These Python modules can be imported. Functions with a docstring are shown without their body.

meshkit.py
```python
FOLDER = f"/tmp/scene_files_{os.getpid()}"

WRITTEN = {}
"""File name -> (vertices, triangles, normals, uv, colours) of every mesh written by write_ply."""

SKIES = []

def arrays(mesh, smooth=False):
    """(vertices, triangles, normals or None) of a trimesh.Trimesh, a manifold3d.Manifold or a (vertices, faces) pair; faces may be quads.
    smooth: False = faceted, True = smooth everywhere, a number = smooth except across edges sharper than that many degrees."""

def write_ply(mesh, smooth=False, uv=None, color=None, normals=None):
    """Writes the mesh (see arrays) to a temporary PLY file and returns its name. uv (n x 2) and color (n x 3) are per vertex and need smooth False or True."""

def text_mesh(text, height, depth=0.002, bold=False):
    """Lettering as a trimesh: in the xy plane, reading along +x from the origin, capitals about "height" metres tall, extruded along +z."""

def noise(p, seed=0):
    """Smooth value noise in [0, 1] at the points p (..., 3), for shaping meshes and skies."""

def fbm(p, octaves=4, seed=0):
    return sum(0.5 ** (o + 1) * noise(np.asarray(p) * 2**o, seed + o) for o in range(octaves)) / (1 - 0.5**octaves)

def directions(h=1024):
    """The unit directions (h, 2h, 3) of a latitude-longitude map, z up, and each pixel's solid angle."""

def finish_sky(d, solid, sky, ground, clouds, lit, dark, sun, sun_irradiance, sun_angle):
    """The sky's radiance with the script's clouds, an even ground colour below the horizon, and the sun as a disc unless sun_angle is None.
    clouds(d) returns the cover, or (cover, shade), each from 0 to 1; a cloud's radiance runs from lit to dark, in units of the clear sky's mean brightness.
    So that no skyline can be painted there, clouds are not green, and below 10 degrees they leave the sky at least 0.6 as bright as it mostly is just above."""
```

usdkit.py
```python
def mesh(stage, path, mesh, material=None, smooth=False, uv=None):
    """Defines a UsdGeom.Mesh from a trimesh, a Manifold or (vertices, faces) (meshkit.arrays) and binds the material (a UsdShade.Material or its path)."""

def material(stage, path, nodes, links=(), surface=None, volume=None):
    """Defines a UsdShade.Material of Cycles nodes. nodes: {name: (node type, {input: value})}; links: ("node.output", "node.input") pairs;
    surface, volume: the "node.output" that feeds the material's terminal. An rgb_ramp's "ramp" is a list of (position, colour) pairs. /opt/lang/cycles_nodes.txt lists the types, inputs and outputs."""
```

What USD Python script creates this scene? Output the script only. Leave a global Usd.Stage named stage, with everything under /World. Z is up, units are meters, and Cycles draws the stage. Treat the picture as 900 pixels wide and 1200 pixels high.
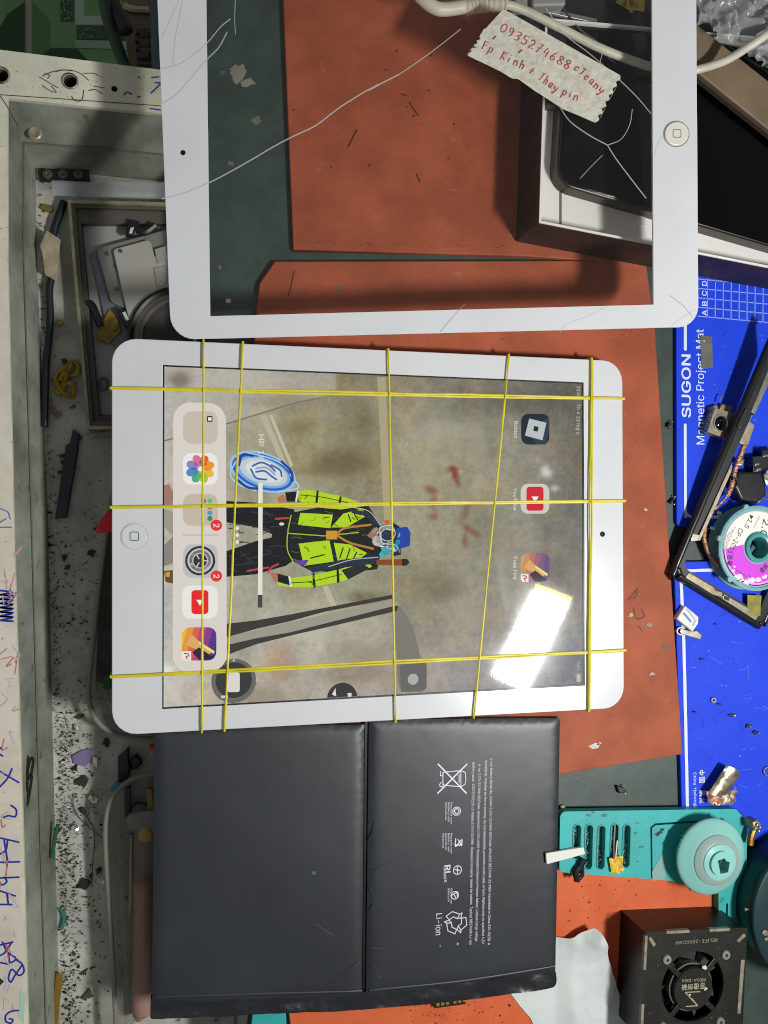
import math, random
import numpy as np, trimesh, shapely
from shapely.geometry import Polygon, LineString, Point, MultiPolygon
from shapely.ops import unary_union
from scipy.spatial import Delaunay
import usdkit, meshkit
from pxr import Usd, UsdGeom, UsdLux, UsdShade, Gf, Sdf, Vt

random.seed(7); rng = np.random.default_rng(7)
stage = Usd.Stage.CreateInMemory()
UsdGeom.SetStageUpAxis(stage, 'Z'); UsdGeom.SetStageMetersPerUnit(stage, 1.0)
UsdGeom.Xform.Define(stage, '/World'); UsdGeom.Scope.Define(stage, '/World/Looks')

# ------------------------------------------------------------------ camera
FOC, CAMH = 1000.0, 0.39464839
ROT = np.array([[0.97362067, 0, 0.2281727], [0, -1, 0], [0.2281727, 0, -0.97362067]])
CAM = np.array([0, 0, CAMH])
def px(x, y, z=0.0, b=0.0):
    """The point of the plane (height z, slope b along y) that photograph coordinates (x, y) look at."""
    d = ROT @ np.array([(x - 450) / FOC, (y - 600) / FOC, 1.0])
    return CAM + (z - CAM[2]) / (d[2] - b * d[1]) * d
cam = UsdGeom.Camera.Define(stage, '/World/camera')
cam.CreateHorizontalApertureAttr(24.0); cam.CreateVerticalApertureAttr(32.0)
cam.CreateFocalLengthAttr(24.0 * FOC / 900); cam.CreateClippingRangeAttr(Gf.Vec2f(0.01, 50))
right, up, back = ROT @ [1, 0, 0], -(ROT @ [0, 1, 0]), -(ROT @ [0, 0, 1])
cam.AddTransformOp().Set(Gf.Matrix4d(*right, 0, *up, 0, *back, 0, *CAM, 1))
cam.CreateExposureAttr(0.0)

# ------------------------------------------------------------------ light
ZT = 0.0125                                   # top of the tablet's glass
LAMP_H = 0.50                                 # height of the lamp over the glass
refl = px(622, 748, ZT)
k = 1 + LAMP_H / (CAMH - ZT)
lamp_pos = np.array([refl[0] * k, refl[1] * k, ZT + LAMP_H])
ends = [px(*p, ZT) for p in ((646, 694), (602, 800))]
axis = (ends[1] - ends[0])[:2] * k
lamp = UsdLux.RectLight.Define(stage, '/World/bench_lamp')
lamp.CreateWidthAttr(0.0425); lamp.CreateHeightAttr(float(np.hypot(*axis)))
lamp.CreateIntensityAttr(258.0); lamp.CreateColorAttr(Gf.Vec3f(1.0, 0.985, 0.955))
target = np.array([-0.1, 0.2, 0.0])
zb = lamp_pos - target; zb /= np.linalg.norm(zb)
yb = np.array([*axis, 0.0]); yb -= zb * (yb @ zb); yb /= np.linalg.norm(yb); xb = np.cross(yb, zb)
lamp.AddTransformOp().Set(Gf.Matrix4d(*map(float, xb), 0, *map(float, yb), 0, *map(float, zb), 0, *map(float, lamp_pos), 1))
# the warm end of the same lamp
tail = UsdLux.RectLight.Define(stage, '/World/bench_lamp_warm_end')
tail.CreateWidthAttr(0.047); tail.CreateHeightAttr(0.006); tail.CreateIntensityAttr(14.0); tail.CreateColorAttr(Gf.Vec3f(1.0, 0.72, 0.03))
tp_ = lamp_pos - yb * (float(np.hypot(*axis)) / 2 + 0.0035)
tail.AddTransformOp().Set(Gf.Matrix4d(*map(float, xb), 0, *map(float, yb), 0, *map(float, zb), 0, *map(float, tp_), 1))
dome = UsdLux.DomeLight.Define(stage, '/World/room_light')
dome_mat = usdkit.material(stage, '/World/Looks/room_light', {'b': ('background_shader', {'color': (0.97, 1.0, 0.97), 'strength': 0.19})}, surface='b.background')
UsdShade.MaterialBindingAPI.Apply(dome.GetPrim()).Bind(dome_mat)

# ------------------------------------------------------------------ materials
def lin(c):
    if isinstance(c, str):
        c = [int(c[i:i + 2], 16) for i in (1, 3, 5)]
    return tuple((x / 255 / 12.92 if x / 255 <= 0.04045 else ((x / 255 + 0.055) / 1.055) ** 2.4) for x in c)
MATS = {}
def mat(name, col, rough=0.5, metal=0.0, var=None, specks=(), bump=None, spec=0.5, **extra):
    """var: (noise scale, second colour, contrast low, high); specks: [(scale, low, high, colour)]; bump: (scale, distance, detail)"""
    if name in MATS: return MATS[name]
    n = {'g': ('geometry', {}), 'p': ('principled_bsdf', dict(base_color=lin(col), roughness=rough, metallic=metal, specular_ior_level=spec, **extra))}
    l, src = [], None
    if var:
        sc, c2, lo, hi = var
        n['n'] = ('noise_texture', {'scale': sc, 'detail': 6.0, 'roughness': 0.6}); l.append(('g.position', 'n.vector'))
        n['r'] = ('rgb_ramp', {'ramp': [(0, lin(col)), (lo, lin(col)), (hi, lin(c2)), (1, lin(c2))]}); l.append(('n.fac', 'r.fac')); src = 'r.color'
    for i, (sc, lo, hi, c2) in enumerate(specks):
        n[f's{i}'] = ('noise_texture', {'scale': sc, 'detail': 4.0, 'roughness': 0.65}); l.append(('g.position', f's{i}.vector'))
        n[f't{i}'] = ('map_range', {'from_min': lo, 'from_max': hi, 'to_min': 0.0, 'to_max': 1.0, 'clamp': True}); l.append((f's{i}.fac', f't{i}.value'))
        n[f'x{i}'] = ('mix', {'color1': lin(col), 'color2': lin(c2)}); l.append((f't{i}.result', f'x{i}.fac'))
        if src: l.append((src, f'x{i}.color1'))
        src = f'x{i}.color'
    if src: l.append((src, 'p.base_color'))
    if bump:
        sc, dist = bump[:2]
        n['bn'] = ('noise_texture', {'scale': sc, 'detail': bump[2] if len(bump) > 2 else 4.0}); l.append(('g.position', 'bn.vector'))
        n['b'] = ('bump', {'strength': 1.0, 'distance': dist}); l += [('bn.fac', 'b.height'), ('b.normal', 'p.normal')]
    MATS[name] = usdkit.material(stage, '/World/Looks/' + name, n, l, surface='p.BSDF')
    return MATS[name]
def pane(name, tint, rough=0.01, haze=0.012, ior=1.5, hazer=0.3):
    if name in MATS: return MATS[name]
    n = {'g': ('geometry', {}), 'nn': ('noise_texture', {'scale': 60.0, 'detail': 5.0}),
         'mr': ('map_range', {'from_min': 0.4, 'from_max': 0.7, 'to_min': haze * 0.5, 'to_max': haze * 2.0, 'clamp': True}),
         't': ('transparent_bsdf', {'color': tint}), 's': ('glossy_bsdf', {'color': (1, 1, 1), 'roughness': rough}),
         'h': ('glossy_bsdf', {'color': (1, 1, 1), 'roughness': hazer}), 'f': ('fresnel', {'IOR': ior}),
         'm': ('mix_closure', {}), 'm2': ('mix_closure', {})}
    MATS[name] = usdkit.material(stage, '/World/Looks/' + name, n, [('g.position', 'nn.vector'), ('nn.fac', 'mr.value'), ('f.fac', 'm.fac'), ('t.BSDF', 'm.closure1'), ('s.BSDF', 'm.closure2'),
        ('mr.result', 'm2.fac'), ('m.closure', 'm2.closure1'), ('h.BSDF', 'm2.closure2')], surface='m2.closure')
    return MATS[name]
def film(name, col, alpha, rough=0.35):
    """Milky see-through plastic."""
    if name in MATS: return MATS[name]
    n = {'t': ('transparent_bsdf', {'color': (0.95, 0.95, 0.95)}), 'p': ('principled_bsdf', {'base_color': lin(col), 'roughness': rough}), 'm': ('mix_closure', {'fac': alpha})}
    MATS[name] = usdkit.material(stage, '/World/Looks/' + name, n, [('t.BSDF', 'm.closure1'), ('p.BSDF', 'm.closure2')], surface='m.closure')
    return MATS[name]
def printed(name, emit=False, rough=0.5):
    """Flat print: the colour of each shape is a mesh attribute; a lit screen gives it off."""
    if name in MATS: return MATS[name]
    n = {'a': ('attribute', {'attribute': 'col'})}
    if emit:
        n['e'] = ('emission', {'strength': 1.0}); l, s = [('a.color', 'e.color')], 'e.emission'
    else:
        n['p'] = ('principled_bsdf', {'roughness': rough, 'specular_ior_level': 0.25}); l, s = [('a.color', 'p.base_color')], 'p.BSDF'
    MATS[name] = usdkit.material(stage, '/World/Looks/' + name, n, l, surface=s)
    return MATS[name]

# ------------------------------------------------------------------ scene tree
USED, BASE = {}, {}
def numbered(parent, name):
    i = USED.get((parent, name), -1) + 1; USED[(parent, name)] = i
    return f'{parent}/{name}' + (f'_{i:03d}' if i else '')
def tag(p, label=None, cat=None, group=None, kind=None):
    for key, v in (('label', label), ('category', cat), ('group', group), ('kind', kind)):
        if v: p.SetCustomDataByKey(key, v)
def thing(name, label, cat, base=(0, 0, 0), group=None, kind=None):
    path = numbered('/World', name)
    x = UsdGeom.Xform.Define(stage, path); x.AddTranslateOp().Set(Gf.Vec3d(*map(float, base)))
    BASE[path] = np.array(base, float); tag(x.GetPrim(), label, cat, group, kind)
    return path
def obj(name, mesh, m, parent=None, smooth=35, label=None, cat=None, group=None, kind=None, col=None):
    path = numbered(parent or '/World', name)
    v, f = np.asarray(mesh[0], float), np.asarray(mesh[1], int)
    used = np.unique(f)
    if len(used) < len(v):
        re_ = np.zeros(len(v), int); re_[used] = np.arange(len(used)); v, f = v[used], re_[f]
        if col is not None: col = np.asarray(col)[used]
    base = BASE.get(parent, np.zeros(3)) if parent else np.array([*(v.min(0) + v.max(0))[:2] / 2, v[:, 2].min()])
    BASE[path] = base
    if col is not None: smooth = False
    u = usdkit.mesh(stage, path, (np.asarray(v, float) - base, np.asarray(f, int)), m, smooth=smooth)
    if parent is None: u.AddTranslateOp().Set(Gf.Vec3d(*map(float, base)))
    if col is not None:
        UsdGeom.PrimvarsAPI(u).CreatePrimvar('col', Sdf.ValueTypeNames.Color3fArray, 'vertex').Set(Vt.Vec3fArray.FromNumpy(np.asarray(col, np.float32)))
    tag(u.GetPrim(), label, cat, group, kind)
    return path

# ------------------------------------------------------------------ shapes
def cat_(ms):
    vs, fs, n = [], [], 0
    for v, f in ms:
        vs.append(v); fs.append(np.asarray(f) + n); n += len(v)
    return np.vstack(vs), np.vstack(fs)
def W(pts, z=0.0, b=0.0): return np.array([px(x, y, z, b) for x, y in pts])
def poly(pts, z=0.0, rc=0.0, b=0.0):
    p = Polygon(W(pts, z, b)[:, :2]).buffer(0)
    if rc: p = p.buffer(-rc, quad_segs=6).buffer(rc, quad_segs=6)
    return p
def circ(x, y, r, z, n=32, sq=1.0, rot=0):
    """A round outline of radius r photograph pixels about (x, y)."""
    c = px(x, y, z)[:2]; s = np.linalg.norm(px(x, y + 1, z)[:2] - c)
    a = np.arange(n) / n * 2 * np.pi; q = np.stack([np.cos(a) * r * s, np.sin(a) * r * s * sq], 1)
    cr, sr = math.cos(rot), math.sin(rot)
    return Polygon(q @ np.array([[cr, sr], [-sr, cr]]) + c)
def scale_at(x, y, z): return np.linalg.norm(px(x, y + 1, z) - px(x, y, z))
def tri(p):
    if p.is_empty: return np.zeros((0, 2)), np.zeros((0, 3), int)
    gs = [g for g in getattr(p, 'geoms', [p]) if isinstance(g, Polygon) and g.area > 1e-12]
    out = []
    for g in gs:
        v, f = trimesh.creation.triangulate_polygon(g, engine='earcut')
        a = v[f[:, 1]] - v[f[:, 0]]; c = v[f[:, 2]] - v[f[:, 0]]
        fl = a[:, 0] * c[:, 1] - a[:, 1] * c[:, 0] < 0
        f = np.array(f); f[fl] = f[fl][:, ::-1]
        out.append((v, f))
    return cat_(out) if out else (np.zeros((0, 2)), np.zeros((0, 3), int))
def flat(p, z):
    v, f = tri(p); return np.column_stack([v, np.full(len(v), z)]), f
def slab(p, z0, z1, r=0.0):
    if isinstance(p, MultiPolygon): return cat_([slab(g, z0, z1, r) for g in p.geoms])
    p = shapely.geometry.polygon.orient(p)
    if len(p.interiors) or r <= 0:
        m = trimesh.creation.extrude_polygon(p, z1 - z0, engine='earcut'); v = np.array(m.vertices); v[:, 2] += z0
        return v, np.array(m.faces)
    q = np.array(p.exterior.coords)[:-1]
    keep = np.linalg.norm(q - np.roll(q, 1, 0), axis=1) > 1e-6; q = q[keep]; n = len(q)
    e = np.roll(q, -1, 0) - q; e /= np.linalg.norm(e, axis=1)[:, None]
    nr = np.stack([-e[:, 1], e[:, 0]], 1); b = nr + np.roll(nr, 1, 0)
    b /= np.maximum(np.einsum('ij,ij->i', b, nr), 0.4)[:, None]
    rings = [(z0, 0)] + [(z1 - r + r * math.sin(t), r * (1 - math.cos(t))) for t in (0, math.pi / 6, math.pi / 3, math.pi / 2)]
    vs = [np.column_stack([q + b * o, np.full(n, z)]) for z, o in rings]
    i = np.arange(n); j = (i + 1) % n; fs = []
    for k_ in range(len(rings) - 1):
        A, B = k_ * n, (k_ + 1) * n
        fs += [np.stack([A + i, A + j, B + j], 1), np.stack([A + i, B + j, B + i], 1)]
    out = [(np.vstack(vs), np.vstack(fs))]
    for z, o, flip in ((z1, r, False), (z0, 0, True)):
        c = Polygon(q + b * o)
        if c.is_valid or True:
            v, f = tri(c if c.is_valid else c.buffer(0)); out.append((np.column_stack([v, np.full(len(v), z)]), f[:, ::-1] if flip else f))
    return cat_(out)
def S(pts, z1, h, r=0.0004, rc=0.0): return slab(poly(pts, z1, rc), z1 - h, z1, r)
def smooth_path(p, n=8, closed=False):
    p = np.asarray(p, float)
    q = np.vstack([p[-1:], p, p[:2]]) if closed else np.vstack([2 * p[0] - p[1], p, 2 * p[-1] - p[-2]])
    out = []
    for i in range(1, len(q) - 2):
        for t in np.arange(n) / n:
            a, b, c, d = q[i - 1:i + 3]
            out.append(0.5 * (2 * b + (c - a) * t + (2 * a - 5 * b + 4 * c - d) * t * t + (3 * b - a - 3 * c + d) * t ** 3))
    if not closed: out.append(p[-1])
    return np.array(out)
def tube(p, r, n=8, closed=False, side=None, rz=None):
    p = np.asarray(p, float); m = len(p); r = np.broadcast_to(r, m)
    t = np.roll(p, -1, 0) - np.roll(p, 1, 0)
    if not closed: t[0], t[-1] = p[1] - p[0], p[-1] - p[-2]
    t /= np.maximum(np.linalg.norm(t, axis=1), 1e-12)[:, None]
    vs = []
    s0 = np.array([0, 0, 1.0]) if abs(t[0, 2]) < 0.9 else np.array([1.0, 0, 0])
    s0 = np.cross(t[0], s0)
    for i in range(m):
        s = np.array(side, float) if side is not None else s0
        s = s - t[i] * (s @ t[i]); s /= np.linalg.norm(s); s0 = s
        u = np.cross(s, t[i]); a = np.arange(n) / n * 2 * np.pi
        vs.append(p[i] + np.outer(np.cos(a) * r[i], s) + np.outer(np.sin(a) * (rz if rz else r[i]), u))
    i = np.arange(n); j = (i + 1) % n; fs = []
    for k_ in range(m if closed else m - 1):
        A, B = k_ * n, ((k_ + 1) % m) * n
        fs += [np.stack([A + i, B + j, A + j], 1), np.stack([A + i, B + i, B + j], 1)]
    v = np.vstack(vs)
    if not closed:
        v = np.vstack([v, p[0], p[-1]]); c0, c1 = len(v) - 2, len(v) - 1
        fs += [np.stack([np.full(n, c0), i, j], 1), np.stack([np.full(n, c1), (m - 1) * n + j, (m - 1) * n + i], 1)]
    f = np.vstack(fs)
    m_ = trimesh.Trimesh(v, f, process=False)
    return (v, f if m_.volume >= 0 else f[:, ::-1])
def ptube(pts, z, r, n=8, k_=8, **kw):
    """A tube through photograph points; z one height or one per point; r in metres."""
    zz = np.broadcast_to(z, len(pts))
    return tube(smooth_path([px(x, y, q) for (x, y), q in zip(pts, zz)], k_), r, n, **kw)
def lathe(prof, c, n=48):
    prof = np.asarray(prof, float); a = np.arange(n) / n * 2 * np.pi; m = len(prof)
    v = np.vstack([np.column_stack([c[0] + r * np.cos(a), c[1] + r * np.sin(a), np.full(n, c[2] + z)]) for r, z in prof])
    i = np.arange(n); j = (i + 1) % n; fs = []
    for k_ in range(m - 1):
        fs += [np.stack([k_ * n + i, k_ * n + j, (k_ + 1) * n + j], 1), np.stack([k_ * n + i, (k_ + 1) * n + j, (k_ + 1) * n + i], 1)]
    return v, np.vstack(fs)[:, ::-1]
def sheet(p, step, zf):
    """A free-form sheet: the outline filled with points and lifted by zf(xy)."""
    x0, y0, x1, y1 = p.bounds
    gx, gy = np.meshgrid(np.arange(x0, x1, step), np.arange(y0, y1, step)); q = np.column_stack([gx.ravel(), gy.ravel()])
    q = q + rng.uniform(-0.25, 0.25, q.shape) * step
    q = q[shapely.contains_xy(p.buffer(-step * 0.4), q[:, 0], q[:, 1])]
    L = p.exterior.length; bd = np.array([p.exterior.interpolate(s).coords[0] for s in np.arange(0, L, step * 0.8)])
    q = np.vstack([q, bd]); f = Delaunay(q).simplices; c = q[f].mean(1)
    f = f[shapely.contains_xy(p.buffer(1e-7), c[:, 0], c[:, 1])]
    a = q[f[:, 1]] - q[f[:, 0]]; b = q[f[:, 2]] - q[f[:, 0]]; fl = a[:, 0] * b[:, 1] - a[:, 1] * b[:, 0] < 0
    f[fl] = f[fl][:, ::-1]
    return np.column_stack([q, zf(q)]), f
def lines(strokes, z, w, b=0.0, sm=True):
    """Pen strokes through photograph points, w metres wide, as one flat shape."""
    return unary_union([LineString(smooth_path(W(s, z, b)[:, :2], 5) if sm and len(s) > 2 else W(s, z, b)[:, :2]).buffer(w / 2, quad_segs=3) for s in strokes])
TXT = {}
def text(s, p0, p1, h, z, bold=False, fit=True):
    """Lettering from photograph point p0 to p1, capitals h metres tall."""
    if (s, bold) not in TXT:
        m = meshkit.text_mesh(s, 1.0, 0.01, bold); TXT[(s, bold)] = (np.array(m.vertices), np.array(m.faces))
    v, f = TXT[(s, bold)]
    a, b = px(*p0, z), px(*p1, z); u = (b - a)[:2]; L = np.linalg.norm(u); u = u / L; n = np.array([-u[1], u[0]])
    sx = L / (v[:, 0].max() - min(v[:, 0].min(), 0)) if fit else h
    return np.column_stack([a[:2] + np.outer(v[:, 0] * sx, u) + np.outer(v[:, 1] * h, n), z + v[:, 2] * 0.004]), f
class Print:
    """Flat coloured shapes in thin layers that become one mesh."""
    def __init__(self, z, dz=2e-5): self.z, self.dz, self.m, self.c = z, dz, [], []
    def add(self, p, col, layer=0):
        m = flat(p, self.z + layer * self.dz) if not isinstance(p, tuple) else p
        if len(m[0]):
            self.m.append(m); self.c.append(np.tile(lin(col), (len(m[0]), 1)))
        return self
    def pp(self, pts, col, layer=0, rc=0.0): return self.add(poly(pts, self.z, rc), col, layer)
    def ln(self, strokes, col, w, layer=0, sm=True): return self.add(lines(strokes, self.z, w * scale_at(*strokes[0][0], self.z), sm=sm), col, layer)
    def tx(self, s, p0, p1, h, col, layer=0, bold=False): return self.add(text(s, p0, p1, h * scale_at(*p0, self.z), self.z + layer * self.dz, bold), col)
    def ci(self, x, y, r, col, layer=0, sq=1.0, rot=0): return self.add(circ(x, y, r, self.z, 28, sq, rot), col, layer)
    def build(self, name, m, parent, **kw):
        v, f = cat_(self.m); return obj(name, (v, f), m, parent, col=np.vstack(self.c), **kw)
def rough_poly(x, y, r, z, n=7, sq=1.0, jag=0.35, rot=0.0, seed=0):
    g = np.random.default_rng(seed); a = np.sort(g.uniform(0, 2 * np.pi, n)); rr = r * g.uniform(1 - jag, 1 + jag * 0.4, n)
    q = [(x + math.cos(t) * R * math.cos(rot) - math.sin(t) * R * sq * math.sin(rot), y + math.cos(t) * R * math.sin(rot) + math.sin(t) * R * sq * math.cos(rot)) for t, R in zip(a, rr)]
    return poly(q, z)

# ------------------------------------------------------------------ the looks
BENCH = mat('bench_green', '#3a4b45', 0.5, var=(60, '#2b3834', 0.35, 0.7), specks=[(900, 0.70, 0.74, '#9aa8a2'), (160, 0.68, 0.76, '#5a6a66')], bump=(500, 0.00006))
RED = mat('red_silicone', '#a9573a', 0.6, spec=0.25, var=(38, '#954a30', 0.38, 0.62), specks=[(420, 0.69, 0.74, '#4a221a'), (90, 0.66, 0.84, '#b57a64'), (25, 0.60, 0.80, '#86432d'), (1300, 0.73, 0.77, '#c9b4a8')], bump=(1100, 0.0002))
BLUE = mat('blue_mat', '#0838d8', 0.62, spec=0.3, var=(50, '#1242de', 0.3, 0.7), specks=[(700, 0.73, 0.78, '#6d86e8'), (200, 0.74, 0.78, '#27338a')], bump=(1200, 0.00004))
TEAL = mat('teal_silicone', '#2aaeac', 0.5, var=(70, '#2d9c9c', 0.35, 0.7), specks=[(380, 0.69, 0.75, '#5b6c6c'), (1200, 0.73, 0.77, '#b8d8d4')], bump=(700, 0.0001))
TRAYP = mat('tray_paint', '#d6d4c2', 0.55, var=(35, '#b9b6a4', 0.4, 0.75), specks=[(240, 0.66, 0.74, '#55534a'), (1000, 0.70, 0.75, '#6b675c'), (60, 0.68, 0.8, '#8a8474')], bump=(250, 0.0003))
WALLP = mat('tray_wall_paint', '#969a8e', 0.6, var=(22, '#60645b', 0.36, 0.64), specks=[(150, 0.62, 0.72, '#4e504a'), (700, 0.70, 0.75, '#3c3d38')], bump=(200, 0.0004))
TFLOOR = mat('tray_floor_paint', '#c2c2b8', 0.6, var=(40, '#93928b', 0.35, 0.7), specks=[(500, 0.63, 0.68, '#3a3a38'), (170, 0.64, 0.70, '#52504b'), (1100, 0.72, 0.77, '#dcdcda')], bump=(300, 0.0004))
PAPER = mat('sheet_paper', '#d6d0c2', 0.8, var=(60, '#c6bdae', 0.4, 0.7), specks=[(90, 0.66, 0.8, '#d59a94'), (70, 0.70, 0.82, '#9fb0d0')])
WHITE = mat('white_bezel', '#d3d6da', 0.2, var=(25, '#cccfd3', 0.4, 0.7), specks=[(300, 0.72, 0.8, '#b8bcc0')])
ALU = mat('grey_aluminium', '#b4b5b8', 0.35, 0.8)
BLACK = mat('black_plastic', '#17181b', 0.35, var=(90, '#24262a', 0.4, 0.7))
BLACKM = mat('black_metal', '#181815', 0.4, 0.2, var=(120, '#26251f', 0.4, 0.7), specks=[(600, 0.68, 0.73, '#8a8574')], bump=(500, 0.0001))
SILVER = mat('scuffed_silver', '#b9b5ab', 0.3, 0.85, var=(150, '#8d897e', 0.4, 0.7))
TAN = mat('tan_metal', '#a1977f', 0.4, 0.5, var=(200, '#7f755f', 0.4, 0.7))
COPPER = mat('copper', '#c9835a', 0.35, 0.8, var=(500, '#e8c8a8', 0.45, 0.6), bump=(2500, 0.0004))
BRASS = mat('brass', '#b98d3a', 0.35, 0.8, var=(400, '#7d5a28', 0.4, 0.7))
MATS['yellow_rubber'] = RUBBER = usdkit.material(stage, '/World/Looks/yellow_rubber', {'g': ('geometry', {}), 'n': ('noise_texture', {'scale': 90.0, 'detail': 3.0}), 'r': ('rgb_ramp', {'ramp': [(0.3, lin('#cfc01a')), (0.7, lin('#e6dc34'))]}), 'p': ('principled_bsdf', {'roughness': 0.4}), 't': ('transparent_bsdf', {'color': (1.0, 0.95, 0.45)}), 'm': ('mix_closure', {'fac': 0.86})},
    [('g.position', 'n.vector'), ('n.fac', 'r.fac'), ('r.color', 'p.base_color'), ('t.BSDF', 'm.closure1'), ('p.BSDF', 'm.closure2')], surface='m.closure')
OLDRUB = mat('dull_yellow_rubber', '#9a7f20', 0.6)
PRINT = printed('flat_print', False, 0.5)
SCREEN = printed('lit_screen', True)
CLEAR = pane('cover_glass', (0.97, 0.975, 0.97), 0.03, 0.0018, hazer=0.10)
DIGI = pane('digitizer_glass', (0.975, 0.975, 0.965), 0.02, 0.0006, ior=1.35)
CRACK = film('crack_white', '#cfd3d1', 0.48, 0.25)
MILKY = film('milky_plastic', '#8f8f86', 0.6)

# ------------------------------------------------------------------ the setting
ZF = -0.75
fl = thing('floor', None, None, (0, 0, ZF), kind='structure')
gx = px(33, 30, ZF)[0]
FT = mat('glazed_floor_tile', '#5f8a58', 0.35, var=(6, '#557e50', 0.35, 0.7))
FG = mat('floor_grout', '#a09d90', 0.8)
obj('grout_bed', slab(Polygon([(gx - 1.5, -1.2), (gx + 1.8, -1.2), (gx + 1.8, 2.4), (gx - 1.5, 2.4)]), ZF - 0.02, ZF - 0.002), FG, fl)
ty = px(33, 66, ZF)[1] - 0.06
for ix in range(-3, 4):
    for iy in range(-2, 4):
        x0, y0 = gx + ix * 0.4, ty + iy * 0.4
        t_ = obj('floor_tile', slab(Polygon([(x0 + .004, y0 + .004), (x0 + .396, y0 + .004), (x0 + .396, y0 + .396), (x0 + .004, y0 + .396)]), ZF - 0.01, ZF, 0.002), FT, fl)
        if (ix, iy) in ((0, 0), (-1, 0), (0, 1), (-1, 1)):
            FP = Print(ZF + 0.0006, 4e-4)
            if (ix, iy) == (0, 0):
                FP.pp([(38, 2), (58, 24), (58, 58), (46, 66), (38, 66)], '#4f7349'); FP.pp([(44, 72), (60, 56), (90, 57), (106, 74)], '#26452c', 1)
                FP.pp([(88, -6), (190, -6), (190, 29), (88, 29)], '#98ab9c'); FP.pp([(99, -6), (190, -6), (190, 18), (99, 18)], '#668e58', 1)
                FP.pp([(71, -6), (86, -6), (86, 25), (71, 25)], '#334d38', 1); FP.pp([(90, 30), (190, 32), (190, 48), (90, 46)], '#334d38', 1)
                FP.pp([(88, 47), (190, 49), (190, 60), (88, 56)], '#7f9c80', 1)
                for i in range(90):
                    x, y = (rng.uniform(72, 85), rng.uniform(0, 24)) if i % 3 == 0 else (rng.uniform(91, 150), rng.uniform(31, 45))
                    FP.add(rough_poly(x, y, rng.uniform(0.8, 1.9), ZF, 5, 0.6, seed=i, rot=rng.uniform(0, 3)), '#8aa585', 2)
            elif (ix, iy) == (-1, 0):
                FP.pp([(8, 18), (29, 2), (29, 66), (0, 60), (-10, 50)], '#27452d', 1); FP.pp([(-40, -6), (6, -6), (6, 50), (-40, 46)], '#6d8f66')
            else:
                c0 = [(x0 + .2, y0 + .2)]
                FP.add(Polygon([(x0 + .1, y0 + .2), (x0 + .2, y0 + .1), (x0 + .3, y0 + .2), (x0 + .2, y0 + .3)]), '#27452d')
                FP.add(Polygon([(x0 + .02, y0 + .02), (x0 + .38, y0 + .02), (x0 + .38, y0 + .05), (x0 + .02, y0 + .05)]), '#98ab9c')
            FP.build('tile_pattern', printed('tile_print', False, 0.35), t_)
ZTF = -0.034
bl = W([(240, 0), (243, 400), (288, 1200)])
bl[0, 1], bl[2, 1] = 0.34, -0.33
obj('workbench', slab(Polygon([tuple(p[:2]) for p in bl] + [(0.62, -0.33), (0.62, 0.34)]), -0.085, 0.0, 0.001), BENCH, kind='structure')

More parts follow.
